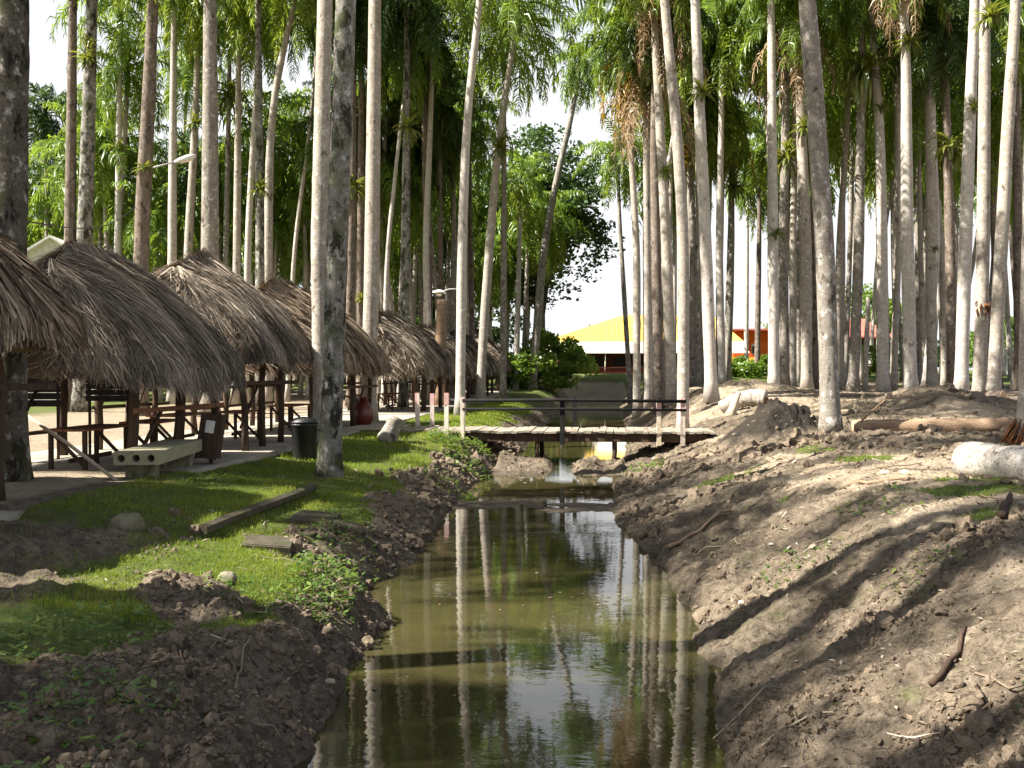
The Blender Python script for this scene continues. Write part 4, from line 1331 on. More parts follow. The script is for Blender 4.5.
def board(px, D, w_, h_, zc, label, mat):
    q = P(px, 370, D)
    t = thing('notice_board', label, 'board', (q[0], q[1], .06), YAW)
    mb = MB()
    for k in range(5): mb.box((0, 0, zc - h_ / 2 + h_ * (k + .5) / 5), (w_, .03, h_ / 5 - .012))
    mb.build('panel', M[mat], t)
    for sx in (-1, 1):
        MB().beam((sx * (w_ / 2 - .06), .035, 0), (sx * (w_ / 2 - .06), .035, zc + h_ / 2), .06, .04).build('leg', M['wood_dark'], t)


board(41, 20.6, .78, .74, 1.45, 'dark board standing under the second roof, left of the mottled trunks', 'dark_blue')
board(108, 20.8, .92, .62, 1.5, 'dark board standing under the second roof, right of the mottled trunks', 'dark_blue')
# orange cloth and white bag on the left board
q = P(53, 371, 20.6)
cm2 = MB()
ii, jj = np.meshgrid(np.linspace(-.11, .11, 9), np.linspace(-.14, .12, 9))
for off_ in (0, .02):
    V = np.stack([ii, .03 * np.sin(ii * 50 + jj * 12) + off_, jj], -1).reshape(-1, 3)
    cm2.add(V, [(a * 9 + b, a * 9 + b + 1, (a + 1) * 9 + b + 1, (a + 1) * 9 + b) for a in range(8) for b in range(8)])
o = cm2.build('cloth', M['cloth_red'], None, True, tuple(q - np.array([0, .05, 0])))
o.rotation_euler = (0, 0, YAW)
tag(o, 'orange red cloth hung on top of the left dark board', 'cloth')
q = P(29, 366, 20.6)
o = MB().lathe([(.02, -.14), (.15, -.13), (.19, -.02), (.15, .08), (.05, .13), (.07, .19), (.02, .2)], (0, 0, 0), 14).build('bag', M['white_wall'], None, True, tuple(q + np.array([0, 0, .05])))
tag(o, 'whitish bag propped on the top left corner of the left dark board', 'bag')

# slanting pole by the leftmost hut
a_, b_ = P(20, 411, 16.4), P(117, 466, 16.3)
b_[2] = .09
o = MB().tube([a_, (a_ + b_) / 2 + [0, 0, .03], b_], [.028, .032, .03], 8).build('pole', M['wood_pale'], None, True)
tag(o, 'thin pale pole slanting from the leftmost trunk down to the ground', 'pole')

# hollow slab bench
def slab_bench():
    t = thing('slab_bench', 'pale hollow concrete slab bench with three round holes in its end, below the second roof', 'bench', (0, 0, 0))
    W_, h_, L_ = .72, .22, 3.0
    mb = MB()
    n = 16
    cw = W_ / 3
    for c in range(3):
        cx = -W_ / 2 + cw * (c + .5)
        th = np.linspace(0, 2 * np.pi, n, endpoint=False) + np.pi / n
        ci = np.stack([cx + .062 * np.cos(th), 0 * th, .062 * np.sin(th)], -1)
        k_ = 1 / np.maximum(np.abs(np.cos(th)) / (cw / 2), np.abs(np.sin(th)) / (h_ / 2))
        sq = np.stack([cx + k_ * np.cos(th), 0 * th, k_ * np.sin(th)], -1)
        co = np.array([[cx + sx * cw / 2, 0, sz * h_ / 2] for sx, sz in ((1, 1), (-1, 1), (-1, -1), (1, -1))])
        for y in (0, L_):
            V = np.concatenate([ci, sq, co]) + [0, y, 0]
            f = [(i_, (i_ + 1) % n, n + (i_ + 1) % n, n + i_) for i_ in range(n)]
            for q_, cn in enumerate(co):
                d_ = np.argsort(np.linalg.norm(sq - cn, axis=1))[:2]
                f.append((n + int(d_[0]), 2 * n + q_, n + int(d_[1])))
            mb.add(V, f)
        V = np.concatenate([ci, ci + [0, L_, 0]])
        mb.add(V, [(i_, n + i_, n + (i_ + 1) % n, (i_ + 1) % n) for i_ in range(n)])
    x, z = W_ / 2, h_ / 2
    mb.add([(-x, 0, z), (x, 0, z), (x, L_, z), (-x, L_, z), (-x, 0, -z), (x, 0, -z), (x, L_, -z), (-x, L_, -z)],
           [(0, 1, 2, 3), (5, 4, 7, 6), (1, 5, 6, 2), (4, 0, 3, 7)])
    o = mb.build('seat', M['slab'], t)
    o.location = (0, 0, .42)
    for y in (.35, 2.6):
        MB().box((0, y, .14), (.5, .22, .33)).build('leg', M['concrete_edge'], t)
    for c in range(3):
        o = MB().lathe([(.061, 0), (.061, .01)], (0, 0, 0), 14).build('hollow', M['hole_shade'], t)  # dark disc plugging each hole, paints in the shade inside
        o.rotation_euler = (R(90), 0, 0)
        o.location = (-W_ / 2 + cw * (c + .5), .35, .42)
    return t


sb = slab_bench()
p0, p1 = P(136, 475, 16.4), P(181, 450, 19.2)
sb.location = (p0[0], p0[1], .03)
sb.rotation_euler = (0, 0, math.atan2(p1[1] - p0[1], p1[0] - p0[0]) - math.pi / 2)

# bins, drum, stump, stones
def bin_(px, D, label, h=.75, r=.27):
    q = P(px, 370, D)
    t = thing('litter_bin', label, 'bin', (q[0], q[1], hz(q[0], q[1])))
    MB().lathe([(r * .8, 0), (r * .84, .03), (r * .98, h * .9), (r * 1.05, h * .92), (r * 1.05, h * .97), (r * .9, h * .97), (r * .8, h * .3)], (0, 0, 0), 20).build('body', M['black_plastic'], t, True)
    MB().lathe([(r * 1.08, h * .985), (r * 1.08, h * 1.02), (r * .7, h * 1.12), (r * .1, h * 1.15)], (0, 0, 0), 20).build('lid', M['black_plastic'], t, True)
    for s in (-1, 1):
        MB().tube([(s * r, -.07, h * .8), (s * (r + .06), -.05, h * .8), (s * (r + .06), .05, h * .8), (s * r, .07, h * .8)], .013, 6).build('handle', M['black_plastic'], t)
    return t


bin_(304, 22.8, 'black lidded bin standing left of the big twin trunks', .85, .30)
bin_(362, 36.0, 'dark bin under the fourth roof behind the red jar', .8, .3)
q = P(363, 370, 33.2)
t = thing('water_jar', 'dark red glazed jar by the path right of the twin trunks', 'jar', (q[0], q[1], .06))
MB().lathe([(.2, 0), (.3, .1), (.36, .32), (.34, .55), (.22, .74), (.14, .80)], (0, 0, 0), 22).build('body', M['red_glaze'], t, True)
MB().lathe([(.135, .79), (.14, .88), (.18, .92), (.17, .94), (.11, .93), (.1, .8)], (0, 0, 0), 22).build('neck', M['red_glaze'], t, True)
# leaning litter box on a post beside the slab bench
q = P(211, 462, 19.6)
t = thing('litter_box', 'dark leaning wooden box on a post right of the slab bench', 'litter box', (q[0], q[1], hz(q[0], q[1])), R(10))
mb = MB()
for sx, sy, w_, d_ in ((-.19, 0, .03, .36), (.19, 0, .03, .36), (0, -.19, .41, .03), (0, .19, .41, .03)):
    mb.box((sx, sy, .62), (w_, d_, .85), 0, None, 0, R(9))
mb.build('body', M['wood_dark'], t)
MB().beam((-.02, .02, -.1), (.06, .02, .9), .07, .07).build('post', M['wood_dark'], t)
MB().box((.03, -.213, .82), (.17, .008, .24), 0, None, 0, R(9)).build('pale_panel', M['white_wall'], t)  # small pale panel on the front of the box

# short log section on the lawn
q = P(385, 370, 27.6)
t = thing('log_section', 'short cut palm log standing tilted on the lawn left of the bridge', 'log', (q[0], q[1], hz(q[0], q[1]) - .04), R(20))
n = 12
pts = np.stack([np.linspace(0, .34, n), np.zeros(n), np.linspace(0, .68, n)], -1)
mb = MB().tube(pts, .25 + .02 * np.sin(np.linspace(0, 8, n)), 20, wob=.03); mb.build('bark', M['bark_grey'], t, True)
o = MB().lathe([(.235, 0), (.22, .012), (.12, .02), (.1, -.04), (.02, -.06)], (0, 0, 0), 20).build('cut_face', M['wood_cut'], t, True)
o.rotation_euler = (0, math.atan2(.34, .68), 0); o.location = (.342, 0, .684)


def stone(px, py, D, s, label, mat='rock', sq=.7, name='stone'):
    q = P(px, py, D)
    rg = np.random.default_rng(px)
    mb = MB()
    th, ph = np.meshgrid(np.linspace(0, 2 * np.pi, 18, endpoint=False), np.linspace(.05, np.pi - .05, 11))
    d = np.stack([np.sin(ph) * np.cos(th), np.sin(ph) * np.sin(th), np.cos(ph)], -1).reshape(-1, 3)
    r = 1 + .25 * fbm(d[:, 0] * 1.7 + px, d[:, 1] * 1.7 + d[:, 2] * 1.3, px, 4) + .30 * ridged(d[:, 0] * 3 + d[:, 2], d[:, 1] * 3 + px, px, 2)
    V = d * r[:, None] * s * np.array([1, .8, sq])
    f = [(a * 18 + b, (a + 1) * 18 + b, (a + 1) * 18 + (b + 1) % 18, a * 18 + (b + 1) % 18) for a in range(10) for b in range(18)]
    f += [tuple(range(18)), tuple(range(180, 198))[::-1]]
    mb.add(V, f)
    o = mb.build(name, M[mat], None, True, (q[0], q[1], hz(q[0], q[1]) + s * sq * .45))
    o.rotation_euler = (0, 0, rg.uniform(0, 6))
    return tag(o, label, 'stone')


stone(127, 525, 12.6, .22, 'mossy rounded stone on the worn lawn below the path')
stone(227, 520, 23.3 * .45, .10, 'small pale stone in the sunny grass below the mossy one')
for px, py, D, s, lab in [(742, 570, 11.2, .05, 'small pale stone halfway up the right bank'),
                          (905, 478, 14.2, .09, 'flat pale stone in front of the white fallen log'),
                          (885, 483, 14.4, .08, 'pale stone left of the flat one before the white fallen log'),
                          (330, 690, 8.9, .05, 'whitish pebble in the mud at the left water edge'),
                          (775, 402, 33, .16, 'stone at the foot of the sawn pale log')]:
    stone(px, py, D, s, lab, 'wood_pale' if s < .1 else 'rock', .5)

# terrace edge and stepping slabs in the lawn
mb = MB()
yy = np.linspace(12.35, 17.2, 26)
pts = np.stack([-5.2 + .025 * np.sin(yy * 1.3), yy, np.interp(yy, [yy[0], yy[-1]], [np.mean([hz(-5.4, e) for e in np.arange(12.4, 14.4, .2)]), np.mean([hz(-5.4, e) for e in np.arange(15.2, 17.2, .2)])]) - .07], -1)
mb.tube(pts, .082, 6, wob=.05)
tag(mb.build('lawn_edging', M['slab_dark'], None, False), 'long dark mossy kerb edging the little terrace in the lawn', 'edging')
for px, py, D, w_, l_, rz_, lab in [(315, 517, 15.0, .62, .8, .1, 'upper flat slab step sunk in the lawn above the water'),
                                    (268, 547, 12.9, .60, .7, .25, 'lower flat slab step in the grass below the terrace log'),
                                    (345, 525, 14.6, .35, .6, .3, 'tilted slab at the top of the left muddy bank')]:
    q = P(px, py, D)
    t = tag(MB().box((0, 0, 0), (w_, l_, .09)).box((.02, .03, .048), (w_ * .93, l_ * .94, .012)).build('stone_slab', M['slab_dark'], None, False,
                                                          (q[0], q[1], hz(q[0], q[1]) + .03)), lab, 'slab')
    t.rotation_euler = (.02, .10 if px != 345 else .3, rz_)

# ------------------------------------------------------------------ bridge
br = thing('footbridge', 'low plank footbridge with black rails and worn pale posts across the canal', 'footbridge', (0, 30.1, 0))
BZ, BX0, BX1, BW = .02, -6.6, 3.0, 2.5
mb = MB()
x = BX0
while x < BX1:
    w_ = RNG.uniform(.17, .24)
    yj = RNG.uniform(-.09, .09)
    mb.box((x + w_ / 2, BW / 2 + yj, BZ + RNG.normal(0, .012)), (w_ - .012, BW + RNG.uniform(-.05, .2), .05), RNG.normal(0, .012), RNG.random(), 0, RNG.normal(0, .012))
    x += w_
mb.build('deck', M['wood_deck'], br)
for y in (.2, BW - .2):
    MB().beam((BX0 + .1, y, BZ - .16), (BX1 - .1, y, BZ - .17), .16, .24, jit=.01).build('beam', M['wood_dark'], br)
for xx in (-4.15, -2.2, .15, 2.4):
    for y in (.2, BW - .2):
        rough_post(MB(), (xx, y, -1.5), (xx, y, BZ - .28), .075).build('pile', M['wood_dark'], br, True)
for xx, y, mt, hh in [(-4.95, -.02, 'paint_white', 1.18), (-4.45, -.05, 'paint_white', 1.06), (-6.35, BW + .03, 'paint_white', 1.12), (-5.85, BW + .05, 'paint_white', 1.1),
                      (-1.42, -.03, 'paint_black', 1.0), (-1.14, BW + .03, 'paint_black', 1.02), (1.45, -.03, 'paint_white', 1.0), (2.15, -.04, 'paint_white', 1.05), (1.6, BW + .03, 'paint_black', 1.0)]:
    p_ = MB().beam((xx, y, -.35), (xx, y, hh), .13, .13, jit=.006)
    po = p_.build('post', M[mt], br)
    if mt == 'paint_white':
        MB().box((xx, y, hh - .16), (.136, .136, .36)).build('painted_top', M['paint_pink'], po)
for y in (-.115,):
    xa = -4.45
    MB().tube([(xa, y, .98), (-1.3, y, 1.0), (2.25, y, .97)], .05, 8).build('handrail', M['paint_black'], br, True)
    MB().tube([(xa, y, .72), (-1.3, y, .73), (2.25, y, .71)], .04, 8).build('mid_rail', M['paint_black'], br, True)
# ramp of planks from the path to the bridge
mb = MB()
for k in range(9):
    mb.box((-7.5 + .11 + k * .105 * 0 + .0, 30.2 + k * .29, .075), (1.7, .27, .04), RNG.normal(0, .015))
tag(mb.build('ramp', M['wood_pale']), 'short plank ramp joining the path and the left end of the footbridge', 'ramp')

# ------------------------------------------------------------------ fallen logs on the right bank
def log(label, a, b, r0, r1, mat, cutm='wood_cut', sag=0., k=20, name='fallen_log', sink=.75, n=40):
    a, b = np.array(a, float), np.array(b, float)
    s = np.linspace(0, 1, n)
    pts = np.zeros((n, 3))
    pts[:, :2] = a + (b - a) * s[:, None]
    rad = r0 + (r1 - r0) * s
    za = hz(*a) + r0 * sink
    zb = hz(*b) + r1 * sink
    pts[:, 2] = za + (zb - za) * s + sag * np.sin(np.pi * s)
    t = thing(name, label, 'log', tuple(pts[0]))
    rad_ = rad * (1 + .03 * np.sin(s * 31) + .02 * np.sin(s * 67))
    MB().tube(pts - pts[0], rad_, k, wob=.02).build('bark', M[mat], t, True)
    d = Vector(pts[1] - pts[0]).normalized()
    for p_, sgn, rr in ((pts[0] - pts[0], -1, r0), (pts[-1] - pts[0], 1, r1)):
        o = MB().lathe([(rr * .93, 0), (rr * .9, .012), (rr * .45, .006), (rr * .05, .016)], (0, 0, 0), 20).build('cut_face', M[cutm], t, True)
        o.rotation_euler = (d * sgn).to_track_quat('Z', 'Y').to_euler()
        o.location = Vector(p_) + d * sgn * .003
    return t


q0, q1 = P(966, 470, 13.7), P(1085, 505, 10.9)
log('thick white fallen palm log lying in the sun at the right edge', q0[:2], q1[:2] + np.array([1.2, -1.0]), .25, .30, 'bark_log')
q0, q1 = P(853, 436, 24.6), P(1008, 436, 24.0)
log('long low brown log lying from the biggest right trunk to the rusty palm foot', q0[:2], q1[:2], .17, .21, 'wood_log', sink=.6)
q0, q1 = P(925, 405, 37.0), P(1003, 408, 34.5)
log('dark log lying between the trunks behind the spoil heap', q0[:2], q1[:2], .22, .25, 'bark_brown')
q0, q1 = P(722, 408, 36.5), P(766, 412, 35.8)
t = log('sawn pale palm log with rotten hollow end, right of the bridge', q0[:2], q1[:2], .26, .33, 'bark_pale', 'mulch', .15, name='sawn_log')
q0, q1 = P(728, 398, 35.9), P(738, 425, 34.6)
t = thing('palm_stump', 'pale bleached stump piece leaning on the sawn pale log', 'stump', tuple(q1[:2]) + (hz(*q1[:2]),))
MB().tube([(-.30, -.05, -.12), (-.16, .12, .22), (-.02, .34, .52), (.08, .48, .74)], [.20, .15, .11, .09], 12, wob=.07).build('stem', M['wood_pale'], t, True)
for px, py, D, dx, dy, r_, lab in [(880, 486, 13.6, .38, -.20, .028, 'bleached stick lying before the pale stones'),
                                   (868, 425, 24.2, .25, -.5, .02, 'thin stick propped against the long low brown log'),
                                   (950, 655, 6.9, .20, .30, .022, 'brown branch piece on the lower right bank'),
                                   (1005, 528, 10.6, .25, .5, .045, 'dark branch stub at the right edge below the white log'),
                                   (700, 505, 15.6, .5, .35, .03, 'pale root running down the right bank left of the green patch')]:
    q = P(px, py, D)
    n = 7
    s = np.linspace(-1, 1, n)
    pts = np.stack([q[0] + dx * s + RNG.normal(0, .012, n), q[1] + dy * s, np.zeros(n)], -1)
    pts[:, 2] = [hz(a, b) + r_ * 1.2 for a, b in pts[:, :2]]
    if 'propped' in lab: pts[:, 2] = np.linspace(pts[0, 2], pts[0, 2] + .75, n)
    tag(MB().tube(pts, r_ * np.linspace(1.1, .6, n), 7, wob=.06).build('stick', M['wood_log' if 'bleach' in lab or 'pale' in lab or 'propped' in lab else 'wood_dark'], None, True), lab, 'stick')

# ------------------------------------------------------------------ lamps and cable
q = P(137, 370, 43); bz = hz(q[0], q[1])
hd, ar = P(178, 161, 43), P(140, 173, 43)
t = thing('street_lamp', 'thin grey street lamp whose arm reaches right over the roofs', 'street lamp', (q[0], q[1], bz))
o0 = np.array([q[0], q[1], bz])
MB().tube([(0, 0, 0), ar - o0 - [0, 0, .3], ar - o0], [.07, .05, .045], 10).build('pole', M['metal'], t, True)
MB().tube([ar - o0, (ar * .6 + hd * .4) - o0 + [0, 0, .05], hd - o0], [.045, .04, .035], 8).build('arm', M['metal'], t, True)
ax = (hd - ar) / np.linalg.norm(hd - ar)
m_ = MB().tube([hd - o0 - ax * .15, hd - o0 + ax * .1, hd - o0 + ax * .5, hd - o0 + ax * .8], [.06, .12, .14, .06], 12)
lh = m_.build('lamp_head', M['lamp_white'], t, True)
MB().tube([hd - o0 + ax * .12 - [0, 0, .09], hd - o0 + ax * .5 - [0, 0, .10], hd - o0 + ax * .68 - [0, 0, .07]], [.06, .09, .04], 10).build('lens', M['cream'], lh, True)
q = P(439, 292, 41.2); qa = P(460, 289, 41.0)
t = thing('round_lamp', 'small round white lamp on a short arm from the slender bright palm', 'lamp', tuple(qa))
hd = q - qa
MB().tube([(0, 0, 0), hd * .5 + [0, 0, .06], hd * .9], .022, 8).build('arm', M['metal'], t, True)
MB().lathe([(.06, .10), (.16, .06), (.27, .0), (.28, -.03), (.24, -.04)], tuple(hd), 20).build('lamp_shade', M['lamp_white'], t, True)
MB().lathe([(.05, -.04), (.12, -.07), (.11, -.14), (.03, -.18)], tuple(hd), 14).build('bulb', M['cream'], t, True)
a_, b_ = P(14, 219, 16), P(137, 205, 43)
s = np.linspace(0, 1, 20)[:, None]
pts = a_ + (b_ - a_) * s - np.array([0, 0, 1.]) * (.5 * np.sin(np.pi * s))
tag(MB().tube(pts, .014, 5).build('power_cable', M['black_plastic'], None, True), 'thin black cable strung from the leftmost trunk to the street lamp', 'cable')

# ------------------------------------------------------------------ far buildings
def wall_panels(mb, x0, x1, z0, z1, openings, th=.2, arch=False):
    """wall in the XZ plane, y from 0 to th, with rectangular openings (xa, xb, za, zb)"""
    xs = sorted({x0, x1, *[o[0] for o in openings], *[o[1] for o in openings]})
    for a, b in zip(xs[:-1], xs[1:]):
        ops = sorted([o for o in openings if o[0] <= a + 1e-6 and o[1] >= b - 1e-6], key=lambda o: o[2])
        z = z0
        for o in ops + [(0, 0, z1, z1)]:
            if o[2] - z > 1e-4: mb.box(((a + b) / 2, th / 2, (z + o[2]) / 2), (b - a, th, o[2] - z))
            z = o[3]
    return mb


q = P(565, 370, 112)
yb = thing('yellow_building', 'long low building with broad yellow roof and dark red arched veranda', 'building', (q[0] - 1.0, q[1], hz(q[0], q[1]) - .1), 0)
Wd = 19.0
ops = [(1.3 + 2.5 * k, 3.0 + 2.5 * k, .85, 1.95) for k in range(7)]
wall_panels(MB(), 0, Wd, 0, 2.5, ops).build('wall', M['brick_red'], yb)
for o_ in ops:
    a, b, c, d = o_
    f = MB()
    n = 8
    th = np.linspace(0, np.pi, n)
    arcx = (a + b) / 2 + (b - a) / 2 * np.cos(th); arcz = d - .42 + .42 * np.sin(th)
    V = [(x, -.012, z) for x, z in zip(arcx, arcz)] + [(x, -.012, d) for x in arcx]
    f.add(V, [(k, k + 1, n + k + 1, n + k) for k in range(n - 1)])
    w_ = f.build('window', M['brick_red'], yb)
    MB().box(((a + b) / 2, .19, (c + d) / 2), (b - a, .02, d - c)).build('pane', M['shade_glass'], w_)
    MB().box(((a + b) / 2, -.03, c - .05), (b - a + .2, .12, .08)).build('sill', M['white_wall'], w_)
MB().box((Wd / 2, 5, 1.25), (Wd - .2, 9.4, 2.5)).build('rear_block', M['brick_red'], yb)
rf = MB()
zr0, zr1, zt = 2.35, 3.75, 6.9
rf.add([(-1.4, -1.6, zr1 - .1), (Wd + 1.4, -1.6, zr1 - .1), (Wd - 1.2, 5.5, zt), (7.5, 5.5, zt), (-1.4, 12, zr1 - .1), (Wd + 1.4, 12, zr1 - .1)],
       [(0, 1, 2, 3), (4, 0, 3), (1, 5, 2), (5, 4, 3, 2)])
rf.add([(-1.4, -1.6, zr1 - .22), (Wd + 1.4, -1.6, zr1 - .22), (Wd + 1.4, 12, zr1 - .22), (-1.4, 12, zr1 - .22)], [(3, 2, 1, 0)])
for k in range(60):
    x = -1.2 + k * .41
    if 0 < x < Wd - 1:
        ye = 5.4 if 7.5 < x else 5.4 * max(.05, (x + 1.4) / 8.9) - .9
        t_ = (min(ye, 5.4) + 1.6) / 7.1
        rf.beam((x, -1.6, zr1 - .06), (x, -1.6 + 7.1 * t_, zr1 - .06 + (zt - zr1 + .1) * t_), .05, .05)
rf.build('roof', M['yellow_roof'], yb)
aw = MB()
aw.add([(-1.8, -3.4, zr0), (Wd + 1.8, -3.4, zr0), (Wd + 1.6, -1.55, zr1 - .12), (-1.6, -1.55, zr1 - .12),
        (-1.8, -3.4, zr0 - .06), (Wd + 1.8, -3.4, zr0 - .06), (Wd + 1.6, -1.55, zr1 - .2), (-1.6, -1.55, zr1 - .2)], [(0, 1, 2, 3), (7, 6, 5, 4), (0, 4, 5, 1)])
aw.build('awning', M['cream'], yb)
for k in range(8):
    MB().tube([(.3 + k * 2.6, -3.1, 0), (.3 + k * 2.6, -3.1, zr0)], .06, 8).build('veranda_post', M['cream'], yb, True)
fe = MB()
for z in (.25, .75): fe.box((Wd / 2, -3.25, z), (Wd + 2, .05, .07))
for k in range(90): fe.box((-1 + k * .218, -3.25, .42), (.04, .04, .8))
fe.build('railing', M['red_glaze'], yb)

q = P(735, 370, 124)
ob = thing('orange_building', 'flat orange building with yellow base seen between right hand trunks', 'building', (q[0] - .2, q[1], hz(q[0], q[1]) - .1), 0)
ops = [(2.2, 3.0, 2.4, 3.7), (4.2, 4.9, 2.4, 3.7)]
wall_panels(MB(), 0, 6.2, 2.0, 5.3, ops).build('wall', M['orange_wall'], ob)
MB().box((3.1, .1, 1.0), (6.2, .2, 2.0)).build('base_wall', M['yellow_wall'], ob)
MB().box((3.1, 4.2, 2.6), (6.0, 8, 5.2)).build('rear_block', M['orange_wall'], ob)
MB().box((3.1, 2, 5.4), (6.8, 6.6, .2)).build('roof', M['red_roof'], ob)
for a, b, c, d in ops:
    w_ = MB().box(((a + b) / 2, .08, (c + d) / 2), (b - a, .03, d - c)).build('window', M['white_wall'], ob)
    MB().box(((a + b) / 2, .05, (c + d) / 2 - .1), (b - a - .2, .02, d - c - .4)).build('pane', M['shade_glass'], w_)

q = P(862, 370, 104)
rh = thing('red_roofed_house', 'two storey dark red house with pale red hip roof among the right trunks', 'house', (q[0] - 2.3, q[1], hz(q[0], q[1]) - .1), R(4))
ops = [(.5, 1.6, .3, 1.8), (2.2, 3.2, .3, 1.8), (3.6, 4.4, .3, 1.8)]
wall_panels(MB(), 0, 4.9, 0, 2.0, ops).build('ground_floor_wall', M['brick_red'], rh)
MB().box((2.45, -.35, 2.06), (5.3, 1.3, .12)).build('balcony', M['white_wall'], rh)
wall_panels(MB(), 0, 4.9, 2.12, 3.9, [(a, b, 2.6, 3.5) for a, b, c, d in ops]).build('upper_wall', M['brick_red'], rh)
for a, b, c, d in ops:
    MB().box(((a + b) / 2, .17, (c + d) / 2), (b - a, .02, d - c)).build('window', M['shade_glass'], rh)
    MB().box(((a + b) / 2, .17, 3.05), (b - a, .02, .9)).build('window', M['shade_glass'], rh)
MB().box((2.45, 2.6, 1.9), (4.7, 4.6, 3.8)).build('rear_block', M['brick_red'], rh)
rr = MB()
rr.add([(-.7, -.9, 3.9), (5.6, -.9, 3.9), (5.6, 5.6, 3.9), (-.7, 5.6, 3.9), (1.6, 2.3, 5.9), (3.3, 2.3, 5.9)], [(0, 1, 5, 4), (1, 2, 5), (2, 3, 4, 5), (3, 0, 4), (3, 2, 1, 0)])
rr.box((2.45, -.92, 3.86), (6.3, .06, .14))
rr.build('roof', M['red_roof'], rh)
for k in range(5):
    MB().tube([(.1 + k * 1.17, -.85, 0), (.1 + k * 1.17, -.85, 3.85)], .07, 8).build('veranda_post', M['white_wall'], rh, True)

q = P(1006, 370, 95)
wb = thing('white_kiosk', 'small white kiosk behind the trunks at the right edge', 'kiosk', (q[0] - 1.1, q[1], hz(q[0], q[1]) - .1), 0)
wall_panels(MB(), 0, 2.6, 0, 2.5, [(.3, 1.1, .9, 1.9), (1.5, 2.3, 0, 2.0)]).build('wall', M['white_wall'], wb)
MB().box((1.3, 1.2, 1.2), (2.4, 1.9, 2.4)).build('rear_block', M['white_wall'], wb)
MB().box((.7, .15, 1.4), (.8, .03, 1.0)).build('window', M['shade_glass'], wb)
MB().box((1.9, .15, 1.0), (.8, .04, 2.0)).build('door', M['metal'], wb)
MB().box((1.3, .9, 2.58), (3.2, 2.9, .16)).build('roof', M['white_wall'], wb)

q = P(38, 370, 58)
wb = thing('white_house', 'white gabled house glimpsed above the second roof at far left', 'house', (q[0] - 1.6, q[1], hz(q[0], q[1]) - .1), R(12))
Wd2, H2 = 4.6, 8.3
wall_panels(MB(), 0, Wd2, 0, H2, [(1.0, 1.9, 6.2, 7.5), (2.7, 3.6, 6.2, 7.5)]).add([(0, .2, H2), (Wd2, .2, H2), (Wd2 / 2, .2, H2 + 1.4), (0, 0, H2), (Wd2, 0, H2), (Wd2 / 2, 0, H2 + 1.4)], [(3, 4, 5), (2, 1, 0)]).build('wall', M['white_wall'], wb)
MB().box((Wd2 / 2, 3.2, H2 / 2), (Wd2 - .1, 5.8, H2 - .05)).build('rear_block', M['white_wall'], wb)
for a in (1.0, 2.7):
    MB().box((a + .45, .15, 6.85), (.9, .03, 1.3)).build('window', M['shade_glass'], wb)
rf = MB()
for s in (-1, 1):
    e = np.array([Wd2 / 2 + s * (Wd2 / 2 + .5), -.5, H2 - .3]); r_ = np.array([Wd2 / 2, -.5, H2 + 1.5])
    v = np.array([e, r_, r_ + [0, 7, 0], e + [0, 7, 0]])
    rf.add(np.concatenate([v, v - [0, 0, .14]]), [(0, 1, 2, 3), (7, 6, 5, 4), (0, 4, 5, 1), (0, 3, 7, 4)])
rf.build('roof', M['white_wall'], wb)

# low white fence behind the far huts
q0, q1 = P(360, 370, 74), P(470, 370, 86)
t = thing('picket_fence', 'low white fence seen under the far roofs', 'fence', (q0[0], q0[1], hz(q0[0], q0[1])), math.atan2(q1[1] - q0[1], q1[0] - q0[0]))
L_ = float(np.linalg.norm(q1[:2] - q0[:2]))
mb = MB()
for k in range(int(L_ / .32)): mb.box((k * .32, 0, .5), (.09, .04, 1.0))
mb.build('pickets', M['white_wall'], t)
for z in (.3, .8): MB().box((L_ / 2, .045, z), (L_, .04, .08)).build('rail', M['white_wall'], t)


# ------------------------------------------------------------------ ground cover
def blades(n, xr_, yr_, hmin, hmax, wid, seed, dens=None, ypow=1.0):
    rg = np.random.default_rng(seed)
    X = rg.uniform(*xr_, n)
    Y = yr_[0] * (yr_[1] / yr_[0]) ** (rg.random(n) ** ypow)
    g_, p_, d_ = masks(X, Y)
    k = rg.random(n) < np.clip((g_ - .08) * 1.2, 0, 1) * (.25 + .75 * sm(.3, .6, vnoise(X * 2.3, Y * 2.3, 55) * .6 + vnoise(X * .7, Y * .7, 56) * .4))
    X, Y = X[k], Y[k]
    return X, Y, H(X, Y), rg.uniform(hmin, hmax, len(X)) * (.55 + .9 * vnoise(X * 1.7, Y * 1.7, 3)), wid * np.maximum(1, Y / 12), rg


def blade_mesh(mb, X, Y, Z, h, wd, rg):
    n = len(X)
    a = rg.uniform(0, 6.28, n)
    d = np.stack([np.cos(a), np.sin(a), np.zeros(n)], -1)
    s = np.stack([-np.sin(a), np.cos(a), np.zeros(n)], -1)
    b = np.stack([X, Y, Z - .01], -1)
    lean = rg.uniform(.1, .9, n)[:, None]
    up = np.array([0, 0, 1.])
    m = b + (up * .6 + d * lean * .25) * h[:, None]
    e = b + (up * (1.0 - .25 * lean) + d * lean * .9) * h[:, None]
    w_ = (np.broadcast_to(wd, (n,)) / 2)[:, None]
    V = np.stack([b - s * w_, b + s * w_, m + s * w_ * .8, m - s * w_ * .8, e + s * w_ * .12, e - s * w_ * .12], 1)
    bi = np.arange(n)[:, None] * 6
    F = np.concatenate([bi + np.array([0, 1, 2, 3]), bi + np.array([3, 2, 4, 5])])
    t = np.clip(rg.normal(.46, .24, n) + .7 * (vnoise(X * .8, Y * .8, 12) - .5), 0, 1)
    mb.add(V.reshape(-1, 3), F, np.repeat(t, 6))


